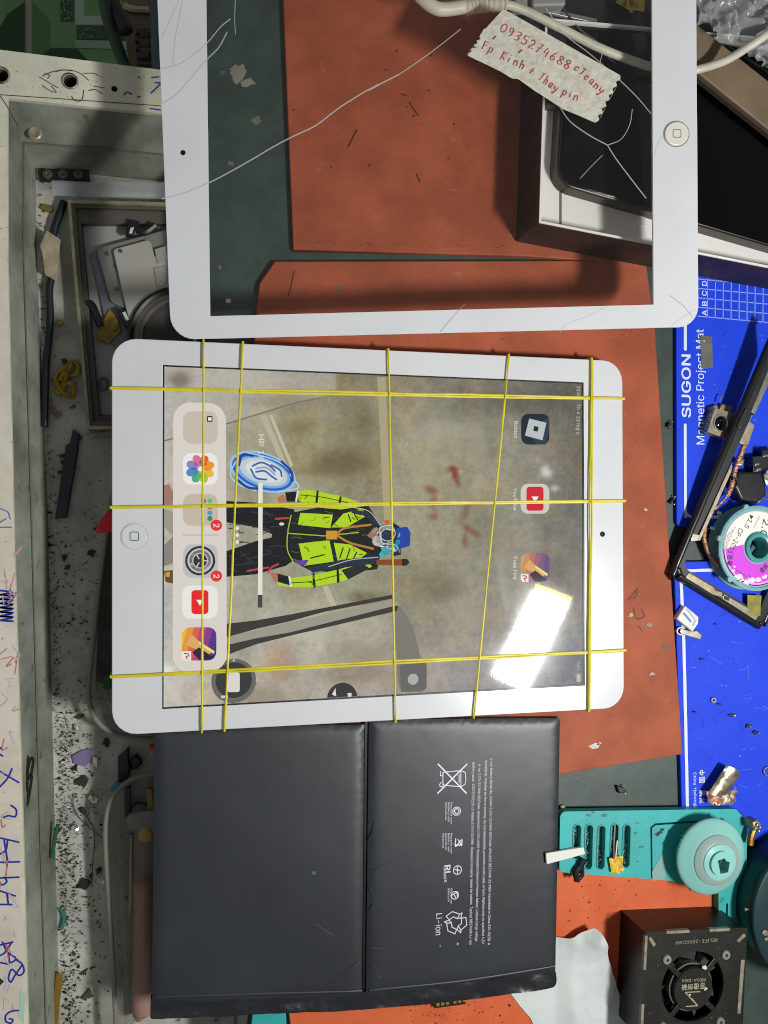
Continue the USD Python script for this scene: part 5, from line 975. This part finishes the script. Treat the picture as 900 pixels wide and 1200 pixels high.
for x, y in ((781, 1124), (850, 1118.5), (843.5, 1197), (776, 1203)):
    c = px(x, y, fz); s_ = obj('screw', lathe([(.0023, 0), (.0023, .0007), (.0019, .0012), (.0009, .0012), (.0008, .0006), (1e-5, .0006)], c, 20), mat('screw_steel', '#c4c2bb', .3, .8), fb)
    obj('screw_recess', slab(Point(c[0], c[1]).buffer(.0008, quad_segs=2), c[2] + .0006, c[2] + .0008), mat('recess_dark', '#2a2925', .6), s_)
q = Print(fz + .0005); TC = '#a19c86'
q.tx('MEGA-IDEA', (827, 1146.5), (799, 1147.5), 3.4, TC); q.add(glyphs('百造创新', (826.5, 1152), (798, 1154), 6.5, fz + .0005, .9), TC)
q.ln([[(820, 1162), (803, 1163), (817.5, 1178.5), (804, 1179.5)], [(804, 1179.5), (817.5, 1178.5), (810.5, 1170)]], TC, 1.2, sm=False)
q.tx('RELIFE-2000CAM', (841, 1099.5), (792, 1103), 3.8, '#8f8b79')
q.add(rough_poly(826, 1134, 3.4, fz + .0005, 8, .8, seed=3), '#cfcbc0'); q.add(rough_poly(827, 1159, 2.2, fz + .0005, 7, 1.2, seed=4), '#bdb8ac'); q.add(rough_poly(808, 1166, 2.6, fz + .0005, 7, .6, seed=5), '#cfcbc0')
q.build('lettering', PRINT, fb)
# paper scrap
pp_ = poly([(640, 1105), (655, 1102), (668, 1101), (682, 1091), (695, 1085), (700, 1089), (707, 1103), (715, 1130), (723, 1156), (737, 1190), (748, 1230), (640, 1230), (625, 1198), (612, 1183), (598, 1164), (600, 1130)], .007)
corner = px(694, 1090, 0)[:2]; edge_x = px(654, 1150, .006)[0]
obj('tissue_paper', sheet(pp_, .0017, lambda q: .0034 + np.clip((q[:, 0] - edge_x) / .008, 0, 1) * (.0036 * CR(q, 60, 3) + .0014 * CR(q, 260, 8) + .0009) + .006 * np.exp(-(np.linalg.norm(q - corner, axis=1) / .007) ** 2)), mat('tissue_white', '#d2d8d6', .8, var=(40, '#c4cccb', .4, .7)), label='crumpled white tissue paper between the battery and the fan box', cat='paper', smooth=True)

# ------------------------------------------------------------------ inside the tray
zf = ZTF
def T(pts, h, z0=zf, r=.0004, rc=0): return S(pts, z0 + h, h, r, rc)
# metal frame and what it holds
mf = thing('metal_housing', 'pale metal frame standing in the tray beside the glass corner', 'frame', px(140, 370, zf))
FRM = mat('frame_metal', '#a39d88', .45, .4, var=(120, '#7c765f', .4, .7))
fo_, fi_ = [(79, 234), (230, 238), (230, 503), (102, 503)], [(88, 243), (222, 247), (222, 494), (109, 494)]
fm_ = [(83, 238), (226, 242), (226, 499), (105.5, 499)]
def ringp(a, b, z): return poly(a, z).difference(poly(b, z))
obj('outer_lip', slab(ringp(fo_, fm_, zf + .009), zf, zf + .009), FRM, mf, smooth=False); obj('inner_lip', slab(ringp(fm_, fi_, zf + .0075), zf, zf + .0075), mat('frame_dark', '#5f5a4b', .5, .3), mf, smooth=False)
obj('inner_wall', slab(ringp(fi_, [(95, 262), (214, 262), (214, 488), (116, 488)], zf + .005), zf, zf + .005), mat('frame_inside', '#55534d', .6), mf, smooth=False)
def part_in(name, label, cat, pts, h, m, z0=.0005, rc=0, r=.0004): return obj(name, T(pts, h, zf + z0, r, rc), m, label=label, cat=cat)
GP = lambda n, c: mat(n, c, .55, .2, var=(80, c, .4, .7), bump=(400, .0001))
part_in('white_panel', 'plain pale panel at the bottom of the metal frame in the tray', 'panel', [(96, 262), (210, 262), (210, 487), (118, 487)], .001, mat('panel_pale', '#9d9d9a', .6), 0)
part_in('blue_grey_plate', 'blue grey plate, lowest of three stacked in the metal frame', 'plate', [(105, 297), (130, 286), (190, 380), (170, 440), (128, 400), (117, 350)], .0012, GP('blue_grey_metal', '#70767f'), .0012, .0015)
gpl = thing('module_plate', 'grey green rounded plate with screws in the metal frame', 'plate', px(150, 330, zf))
obj('plate', T([(112, 291), (190, 270), (230, 262), (230, 400), (170, 380), (150, 363), (130, 354)], .0016, zf + .003, .0004, .003), GP('green_grey_metal', '#848a83'), gpl)
for x, y in ((125, 297), (137, 339), (135, 312)): obj('rivet', lathe([(.0010, 0), (.0009, .0004), (1e-5, .0004)], px(x, y, zf + .0046), 14), mat('rivet_grey', '#5d625d', .4, .4), gpl)
wpl = thing('module_plate', 'lightest grey rounded plate, topmost of three stacked in the metal frame', 'plate', px(165, 330, zf))
obj('plate', T([(132, 292), (176, 280), (181, 300), (230, 290), (230, 420), (160, 400), (150, 372)], .0016, zf + .005, .0004, .002), GP('light_metal', '#b3b1aa'), wpl)
obj('rivet', lathe([(.0010, 0), (.0009, .0004), (1e-5, .0004)], px(141, 294, zf + .0066), 14), mat('rivet_grey', '#5d625d', .4, .4), wpl)
obj('tab', T([(181, 292), (195, 288), (195, 305), (184, 308)], .0006, zf + .0066, .0002), mat('panel_pale', '#9d9d9a', .6), wpl); obj('tab', T([(180, 314), (195, 311), (195, 332), (184, 337)], .0006, zf + .0066, .0002), mat('panel_pale', '#9d9d9a', .6), wpl)
rg = thing('speaker_ring', 'dark round ring half hidden by the corner of the cracked glass', 'speaker', px(215, 398, zf))
obj('rim', lathe([(.0250, 0), (.0255, .0012), (.0242, .0020), (.0228, .0012), (.0228, 0)], px(214, 398, zf + .0068), 48), BLACK, rg); obj('groove', lathe([(.0228, .0004), (.0205, .0010), (.0200, .0016), (.0185, .0016), (.0182, .0004)], px(214, 398, zf + .0068), 48), mat('groove_brown', '#6b655a', .4), rg)
obj('cone', lathe([(.0183, .0005), (1e-5, .0008)], px(214, 398, zf + .0068), 40), mat('cone_grey', '#3d3c3a', .6), rg)
cn = thing('small_connector', 'black connector with a white window, near the top of the metal frame', 'connector', px(154, 270, zf))
obj('body', T([(152, 257), (163, 259), (159, 275), (147, 276), (148, 268)], .003, zf + .005, .0006), BLACK, cn); obj('window', T([(153, 267), (157, 266), (155, 273), (151, 274)], .0004, zf + .008, .0001), mat('plain_white', '#cfd2d2', .5), cn); obj('lead', ptube([(160, 268), (170, 272), (182, 264)], zf + .007, .0018, 8), BLACK, cn)
c2 = thing('small_connector', 'black connector with white face, lower middle of the metal frame', 'connector', px(147, 374, zf))
obj('body', T([(137, 364), (144, 361), (154, 380), (150, 384), (146, 383)], .003, zf + .0045, .0006), BLACK, c2); obj('window', T([(143, 366), (147, 365), (151, 374), (148, 376)], .0004, zf + .0075, .0001), mat('plain_white', '#cfd2d2', .5), c2)
obj('black_strap', ptube([(104, 354), (109, 360), (114, 372), (118, 382)], zf + .005, .0018, 8), BLACK, label='short black strap lying along the left side of the metal frame', cat='strap')
part_in('yellow_foil', 'dull yellow foil scrap inside the metal frame', 'foil', [(116, 384), (128, 362), (138, 372), (142, 388), (128, 402), (112, 398)], .0006, mat('dull_yellow', '#8f7a1e', .5, var=(300, '#6e5420', .45, .6)), .003)
obj('wire_loop', tube(np.array([px(121 + 5 * math.cos(a), 450 + 7 * math.sin(a), zf + .004) for a in np.arange(24) / 24 * 6.2832]), .0006, 6, closed=True), mat('loop_green', '#4a5650', .5), label='small dark wire loop low inside the metal frame', cat='wire')
part_in('steel_strip', 'dull grey metal blade under the lower edge of the metal frame', 'blade', [(100, 508), (140, 503), (140, 512), (104, 514)], .001, TAN, .0002)
hg = thing('hinge', 'dark steel hinge at the top corner of the tray', 'hinge', px(72, 203, zf))
obj('leaf', T([(44, 198), (104, 199), (105, 211), (46, 211)], .003, zf, .0005), mat('hinge_steel', '#25292a', .5, .4), hg)
for x in (56, 74, 92): obj('knuckle', lathe([(.0022, 0), (.0022, .0012), (.0009, .0014), (1e-5, .0006)], px(x, 205, zf + .003), 18), mat('knuckle_steel', '#5a5c58', .45, .6), hg)
obj('clear_strip', sheet(poly([(60, 211), (100, 212), (230, 214), (230, 234), (150, 231), (62, 229)], zf + .011), .0014, lambda q: zf + .0095 + .0016 * CR(q, 120, 3)), film('strip_film', '#a9b0b8', .45, .15), label='clear plastic strip lying across the top of the metal frame', cat='strip', smooth=True)
obj('screw_head', lathe([(.0032, 0), (.0032, .0005), (.0024, .0009), (.001, .0004), (1e-5, .0004)], px(41, 156, -.0125), 22), TAN, label='round screw head in the upper wall corner of the tray', cat='screw')
NAVY = mat('navy_cable', '#171b24', .4)
obj('flat_cable', ptube([(75, 236), (70, 250), (64, 268), (60, 290)], [zf + .003] * 4, .0019, 8), NAVY, label='short dark flat cable above the piece of masking tape', cat='cable', smooth=True)
obj('flat_cable', ptube([(62, 318), (58, 340), (59, 370), (57, 400), (54, 430), (52, 500)], [zf + .003] * 6, .0017, 8), NAVY, label='long dark flat cable running down from the piece of masking tape', cat='cable', smooth=True)
obj('tape_piece', sheet(poly([(55, 270), (71, 281), (69, 300), (67, 330), (53, 322), (50, 298), (47, 288)], zf + .007), .0015, lambda q: zf + .0066 + .001 * CR(q, 150, 4)), mat('brown_tape', '#a3957c', .75, var=(200, '#8a7c66', .4, .7)), label='brown masking tape piece wrapped on the dark cable', cat='tape', smooth=True)
for lb, x, y, r, c in (('brown scrap in the top left corner of the tray', 54, 244, 8, '#6f5a22'), ('yellow scrap below the masking tape piece', 70, 379, 6, '#a08a1e')):
    obj('scrap', slab(rough_poly(x, y, r, zf + .001, 9, .7, seed=x), zf, zf + .0014, .0003), mat('scrap_' + ('brown' if x < 60 else 'yellow'), c, .6), label=lb, cat='scrap')
kb = thing('tangled_band', 'dull yellow knotted rubber band in the tray', 'rubber band', px(78, 442, zf))
for s in ([(64, 452), (67, 438), (76, 431), (86, 424), (92, 430), (90, 438), (82, 440), (80, 434), (85, 426)], [(66, 444), (70, 456), (76, 462), (84, 464), (87, 456), (83, 449), (76, 452), (73, 460)], [(70, 440), (76, 446), (78, 436), (74, 450), (66, 458), (72, 462)], [(82, 424), (78, 432), (70, 446)]): obj('loop', ptube(s, [zf + .0015 + .0012 * (i % 3) for i in range(len(s))], .0011, 8, 6), OLDRUB, kb, smooth=True)
obj('tie', slab(rough_poly(75, 423, 5, zf + .003, 8, .7, seed=2), zf, zf + .003, .0004), BLACK, kb)
part_in('pink_chip', 'dusty pink square chip left of the tray floor', 'chip', [(60, 473), (65, 479), (73, 485), (67, 491), (58, 481)], .001, mat('dusty_pink', '#8f6f68', .6), 0)
ds = thing('black_strip', 'broken black plastic strip with ragged edge in the tray', 'strip', px(78, 555, zf))
obj('bar', T([(85, 503), (93, 508), (91, 530), (84, 570), (78, 607), (64, 608), (70, 570), (77, 522), (82, 519)], .003, zf, .0006), mat('strip_black', '#20232b', .4, var=(100, '#2b2f38', .4, .7)), ds)
for x, y in ((71, 533), (73, 540), (70, 552), (92, 512)): obj('tooth', T([(x - 3, y), (x + 4, y - 1), (x + 3, y + 3), (x - 2, y + 3)], .002, zf, .0003), BLACK, ds)
part_in('red_fabric', 'bright red scrap sticking out from under the tablet edge', 'scrap', [(126, 598), (131, 600), (133, 624), (112, 625), (116, 612)], .002, mat('red_scrap', '#f01c28', .5), .026)
CASE = film('case_film', '#8b8a80', .38, .2)
def case(name, label, line, z, inside):
    c = thing(name, label, 'phone case', px(*line[len(line) // 2], zf))
    obj('rim', ptube(line, z, .0012, 8, 8), film('case_rim', '#8d8c80', .75, .25), c, smooth=True)
    top_ = smooth_path(np.array([px(x, y, z) for x, y in line]), 8); ct = px(*inside, z); bot = top_ + (ct - top_) * np.array([.10, .06, 0]); bot[:, 2] = zf + .0006
    obj('wall', strip(top_, bot, 4), CASE, c, smooth=True)
    obj('base', flat(Polygon([tuple(p[:2]) for p in bot] + [tuple(px(*inside, z)[:2])]).buffer(0), zf + .0012), CASE, c)
    return c
cA = case('clear_case', 'clear phone case under the left edge of the tablet', [(140, 560), (133, 578), (127, 610), (121, 655), (115, 700), (109, 755), (104, 800), (105, 825), (114, 845), (131, 858), (160, 865), (230, 868)], zf + .012, (230, 700))
cB = case('clear_case', 'clear box holding a pink paste syringe left of the battery', [(225, 896), (180, 906), (155, 913), (137, 927), (127, 945), (123.5, 970), (124.5, 1010), (129, 1080), (134, 1160), (138, 1240)], zf + .013, (235, 1100))
obj('dark_lining', T([(116, 690), (125, 640), (131, 605), (140, 580), (150, 580), (150, 800), (112, 800)], .001, zf + .0016, .0003), mat('lining_dark', '#3b3c39', .6, var=(120, '#5a5a52', .4, .7)), label='dark strip inside the clear case under the tablet', cat='strip')
part_in('green_scrap', 'dark green scrap showing beside the lower band end', 'scrap', [(119, 796), (128, 788), (131, 806), (121, 808)], .002, mat('green_scrap', '#0d5a2a', .5), .006)
sy = thing('syringe', 'syringe of pink paste with a clear flange, left of the battery', 'syringe', px(166, 1080, zf))
obj('paste', ptube([(169, 1034), (168.5, 1090), (167, 1150), (167, 1180), (172, 1190)], zf + .0075, [.0050] * 24 + [.0049] * 6 + [.003, .0015, .001], 16), mat('pink_paste', '#b98078', .45), sy, smooth=True)
obj('barrel', ptube([(171, 966), (170, 1000), (169, 1034), (168, 1100), (167, 1160), (168, 1186)], zf + .0075, .0054, 18), film('barrel_film', '#a99a8c', .35, .2), sy, smooth=True)
obj('flange', T([(147, 962), (152, 954), (176, 950), (192, 952), (192, 974), (180, 978), (150, 972)], .0024, zf + .011, .0006, .001), film('flange_milky', '#8f8f88', .7, .25), sy)
obj('plunger_tip', lathe([(.0034, 0), (.0038, .0020), (.0022, .0034), (1e-5, .0036)], px(172, 976, zf + .011), 20), mat('tip_orange', '#b08a50', .4), sy)
obj('yellow_rod', T([(172, 925), (179, 924), (181, 953), (173, 953)], .003, zf + .008, .0006), mat('rod_yellow', '#8c7436', .5), label='dull yellow rod beside the syringe flange', cat='rod')
obj('wire_loop', ptube([(152, 955), (155, 945), (163, 941), (172, 943), (180, 948)], zf + .006, .0006, 6), BLACK, label='thin dark wire arched above the syringe flange', cat='wire')
part_in('blue_sleeve', 'dark blue sleeve inside the clear box above the syringe', 'sleeve', [(146, 925), (153, 922), (153, 955), (146, 958)], .003, mat('sleeve_blue', '#28364a', .5), .003)
part_in('pale_rod', 'thin pale rod along the syringe barrel', 'rod', [(152.5, 978), (155, 978), (155, 1060), (150, 1080)], .002, mat('rod_pale', '#a09a8c', .5), .004)
part_in('teal_scrap', 'teal scrap at the corner of the clear box', 'scrap', [(128, 926), (136, 916), (141, 918), (139, 922), (130, 929)], .002, mat('teal_scrap', '#1c7f96', .5), .010)
bq_ = thing('black_clip', 'black forked clip above the clear box', 'clip', px(148, 900, zf))
obj('arm', T([(138, 888), (146, 882), (151, 876), (151, 890), (153, 900), (150, 915), (138, 920)], .004, zf + .002, .0008), BLACK, bq_); obj('arm', T([(154, 890), (160, 885), (167, 894), (160, 902), (153, 903)], .004, zf + .001, .0008), BLACK, bq_)
part_in('red_scrap', 'small red scrap at the top left corner of the battery', 'scrap', [(175, 873), (182, 872), (182, 879), (176, 879)], .002, mat('red_scrap', '#f01c28', .5), .004)
part_in('purple_chip', 'flat purple chip on the tray floor', 'chip', [(84, 886), (96, 879), (108, 878), (107, 890), (100, 899), (86, 895)], .0008, mat('purple_chip', '#7a6a94', .5), .0004)
for i, (lb, x, y, r, sq) in enumerate((('crumpled silver foil right of the purple chip', 113, 892, 8, .8), ('small silver chip under the brown scrap', 91, 853, 6, .8), ('bent silver foil below the purple chip', 108, 936, 8, .5), ('pale gold chip near the long hair', 88, 971, 5, 1), ('white chip beside a black square low in the tray', 119, 1033, 4.5, .8), ('long pale chip at the bottom of the tray', 87, 1199, 5, .6))):
    p = rough_poly(x, y, r, zf + .002, 9, sq, seed=i + 140, rot=.5)
    obj('foil_chip', sheet(p, .0011, lambda q, i=i: zf + .0006 + .0035 * CR(q, 420, i + 3)), mat('bright_foil', '#d9d8d0', .22, .75), label=lb, cat='foil chip', smooth=False)
for i, (lb, x, y, r, sq, c) in enumerate((('brown torn flake above the small silver chip', 91, 842, 8, .6, '#4a4028'), ('black star shaped flake between chip and tablet corner', 125, 871, 5, .9, '#0c0c0c'), ('black flake under the purple chip', 88, 900, 5, .6, '#101010'), ('dark green flake left of the silver foil below the chip', 95, 915, 8, .9, '#22271f'), ('black square flake above the white chip', 116, 1021, 6, .7, '#121112'), ('large black curled flake low in the tray', 97, 1036, 9, .7, '#151612'),
                                             ('black flake on the tray floor right of the clip', 97, 951, 5, .9, '#101010'), ('grey rounded flake low in the tray', 104, 1166, 9, .7, '#4c4b48'), ('upright black pair of flakes in the middle of the tray', 106, 649, 6, .7, '#131313'), ('black flake left of the upright pair', 75, 654, 5, .8, '#171717'), ('dark flake with a tail below the flake pair', 79, 664, 5, .6, '#1a1a1a'), ('dark grey slanting flake low in the tray', 101, 1138, 7, .35, '#3f4142'))):
    obj('flake', slab(rough_poly(x, y, r, zf + .001, 10, sq, seed=i + 170, rot=-.6, jag=.55), zf, zf + .0016, .0003), mat('flake_' + 'abcdefghijkl'[i] + '_dark', c, .5), label=lb, cat='flake')
HAIR = mat('hair_dark', '#45443f', .5)
obj('hair', ptube([(87, 930), (86, 942), (91, 955), (103, 968), (118, 980)], zf + .001, .00022, 5), HAIR, label='upper dark hair curling across the tray floor', cat='hair')
obj('hair', ptube([(100, 955), (109, 968), (111, 985), (109, 1008), (108, 1035)], zf + .001, .00022, 5), HAIR, label='lower long dark hair running down the tray floor', cat='hair')
obj('green_thread', ptube([(68, 966), (64, 985), (61, 1006)], zf + .008, .0009, 6), mat('thread_green', '#1f5c34', .5), label='green thread on the sloping wall of the tray', cat='thread')
obj('amber_strip', T([(66, 1140), (74, 1142), (70, 1175), (64, 1240), (58, 1240), (62, 1170)], .001, zf + .005, .0003), film('amber', '#8a6a1c', .8, .3), label='amber plastic strip leaning on the lower left wall of the tray', cat='strip')
obj('teal_thread', ptube([(71, 1064), (75, 1074), (72, 1088)], zf + .001, .0010, 6), mat('thread_teal', '#2f7468', .5), label='teal fibre tuft at the foot of the tray wall', cat='fibre')
ch = thing('chain_links', 'dark metal chain link on the left tray wall', 'chain', px(33, 915, -.01))
for y0, y1, x0, x1 in ((888, 912, 37, 35), (908, 945, 35, 31)):
    p = [(x0 - 2.5, y0 + 5), (x0, y0), (x0 + 2, y0 + 4), (x1 + 1.5, y1 - 5), (x1 - 1, y1), (x1 - 3, y1 - 4)]
    obj('link', tube(smooth_path(np.array([px(x, y, -.006) for x, y in p]), 6, True), .0006, 6, closed=True), mat('chain_dark', '#24251f', .5, .4), ch)
# loose granules nobody could count
m_, c_ = [], []
for i in range(2100):
    if i < 900: y = rng.uniform(830, 1215); x = 68 + (y - 830) * .018 + abs(rng.normal()) * 13
    elif i < 1500: y = rng.uniform(600, 1215); x = rng.uniform(62, 124)
    else: y = rng.uniform(240, 1215); x = 46 + (y - 300) * .032 + abs(rng.normal()) * 6
    if i % 9 == 0 and y > 1100: x = rng.uniform(80, 290)
    c = px(x, y, zf); r = abs(rng.normal()) * .0005 + .00022; a = rng.uniform(0, 6.283, 3); a.sort()
    q = np.array([[c[0] + math.cos(t) * r, c[1] + math.sin(t) * r * rng.uniform(.4, 1), zf + .0002 + rng.uniform(0, .0008)] for t in a] + [[c[0], c[1], zf + rng.uniform(.0008, .0020)]])
    m_.append((q, np.array([[0, 1, 3], [1, 2, 3], [2, 0, 3]])))
    white = rng.random() < (.42 if x < 92 and y > 830 else .12)
    c_.append(np.tile(lin(('#b4b9c0', '#aaa89f', '#9da5b2', '#c9c9c5')[rng.integers(4)] if white else ('#1b1b19', '#2c2b27', '#15161a', '#4b463c', '#3a3a38')[rng.integers(5)]), (4, 1)))
obj('crumbs', cat_(m_), PRINT, col=np.vstack(c_), cat='crumbs', label='fine black and white crumbs scattered over the tray floor', kind='stuff')
# paper with handwriting on the left rim
hp = thing('paper_strip', 'white paper strip on the left tray rim with large blue handwritten digits', 'paper', px(5, 800, 0))
pe = [(7, 172), (8, 300), (11, 430), (14, 560)] + [(16 + (y - 600) * .0205 + (.5 if i % 2 else -.5), y) for i, y in enumerate(range(600, 1230, 5))]
obj('sheet', slab(poly(pe + [(-60, 1230), (-60, 172)], .0006), .0001, .0006), PAPER, hp)
q = Print(.00072)
INK = '#2433a0'
q.ln([[(0, 876), (3, 879)], [(0, 884), (3, 886)], [(0, 904), (10, 910), (22, 917)], [(14, 901), (9, 912), (0, 922)], [(13, 944), (19, 949), (18, 957), (10, 956), (4, 958)], [(0, 982), (22, 987)], [(9, 984), (7, 996), (0, 1001)], [(5, 985), (9, 1010)], [(0, 1010.5), (23, 1010)], [(0, 1029), (22, 1028)], [(5, 1028), (8, 1033), (3, 1037), (-2, 1033)],
      [(0, 1044), (18, 1050)], [(8, 1047), (10, 1060)], [(-2, 1060), (14, 1060)], [(-2, 1108), (15, 1104)], [(3, 1104), (9, 1116), (18, 1122)], [(14, 1104), (6, 1116), (0, 1120)], [(10, 1118), (12, 1128), (20, 1124)], [(0, 1128), (10, 1130)], [(18, 1124), (26, 1130), (28, 1139), (22, 1143), (14, 1136), (10, 1146), (13, 1151), (17, 1144), (26, 1131)], [(28, 1184), (14, 1185), (7, 1190), (7, 1197), (13, 1199), (15, 1195), (11, 1194)]], INK, 2.0)
for k_ in range(7): q.ln([[(0, 692 + k_ * 5), (14, 694 + k_ * 5), (1, 697 + k_ * 5), (15, 698 + k_ * 5)]], '#27309a', 2.2)
for s in ([(0, 596), (9, 600), (12, 608)], [(0, 612), (7, 608)], [(0, 618), (13, 618)]): q.ln([s], '#5b7bb8', 1.5)
for i in range(34):
    y = rng.uniform(640, 1190); x = rng.uniform(0, 18); q.ln([[(x, y), (x + rng.normal() * 5, y + rng.normal() * 6), (x + rng.normal() * 4, y + rng.normal() * 9)]], ('#d59a9a', '#c96a70', '#a9b2cf', '#b9b2c4')[i % 4], rng.uniform(.6, 1.4), 1)
q.pp([(0, 1146), (5, 1150), (0, 1155), (-5, 1150)], '#33332f', 2); q.pp([(24, 1160), (29, 1165), (28, 1200), (22, 1190)], '#a9cfb8', 1)
for i in range(40): q.add(rough_poly(rng.uniform(0, 14), rng.uniform(200, 1190), rng.uniform(.4, 1.1), 0, 5, seed=i + 300), '#7b6f68', 2)
q.build('ink', PRINT, hp)
# beyond the tray: something brown hanging over the floor
ad = thing('power_box', 'brown metal box with dark glossy rollers and cables above the green floor', 'box', px(168, 30, -.16))
za = -.16
obj('case', slab(poly([(140, -30), (186, -30), (190, 76), (161, 74), (160, 56), (148, 50)], za), za - .06, za, .002), mat('box_brown', '#6e6254', .5, .2, var=(40, '#574c40', .4, .7)), ad)
obj('front', slab(poly([(157, 36), (186, 34), (187, 68), (162, 68)], za + .012), za, za + .012, .003), mat('box_dark', '#231a17', .3), ad)
for y in (42, 55, 66): obj('roller', tube(np.array([px(160, y, za + .016), px(187, y + 1, za + .016)]), .006, 14), mat('roller_gloss', '#2c1f1b', .12), ad, smooth=True)
obj('torn_edge', ptube([(145, 6), (155, 10), (168, 11), (180, 12)], za + .002, .002, 6), mat('torn_white', '#b9b2a2', .6), ad)
obj('hanging_cable', ptube([(119, -20), (126, 20), (135, 48), (146, 78), (150, 100)], [-.12, -.13, -.14, -.15, -.15], .0035, 8), mat('cable_greygreen', '#46574f', .5), label='grey green cable hanging over the green floor', cat='cable', smooth=True)
obj('hanging_cable', ptube([(124, -20), (133, 8), (142, 24), (148, 38)], [-.13] * 4, .0045, 8), mat('cable_black', '#151716', .4), label='black cable beside the brown box over the floor', cat='cable', smooth=True)
obj('hanging_cable', ptube([(184, -20), (186, 20), (188, 70), (190, 100)], [-.1] * 4, .005, 8), mat('cable_blue', '#4b5a62', .5), label='blue grey cable right of the brown box against the glass edge', cat='cable', smooth=True)
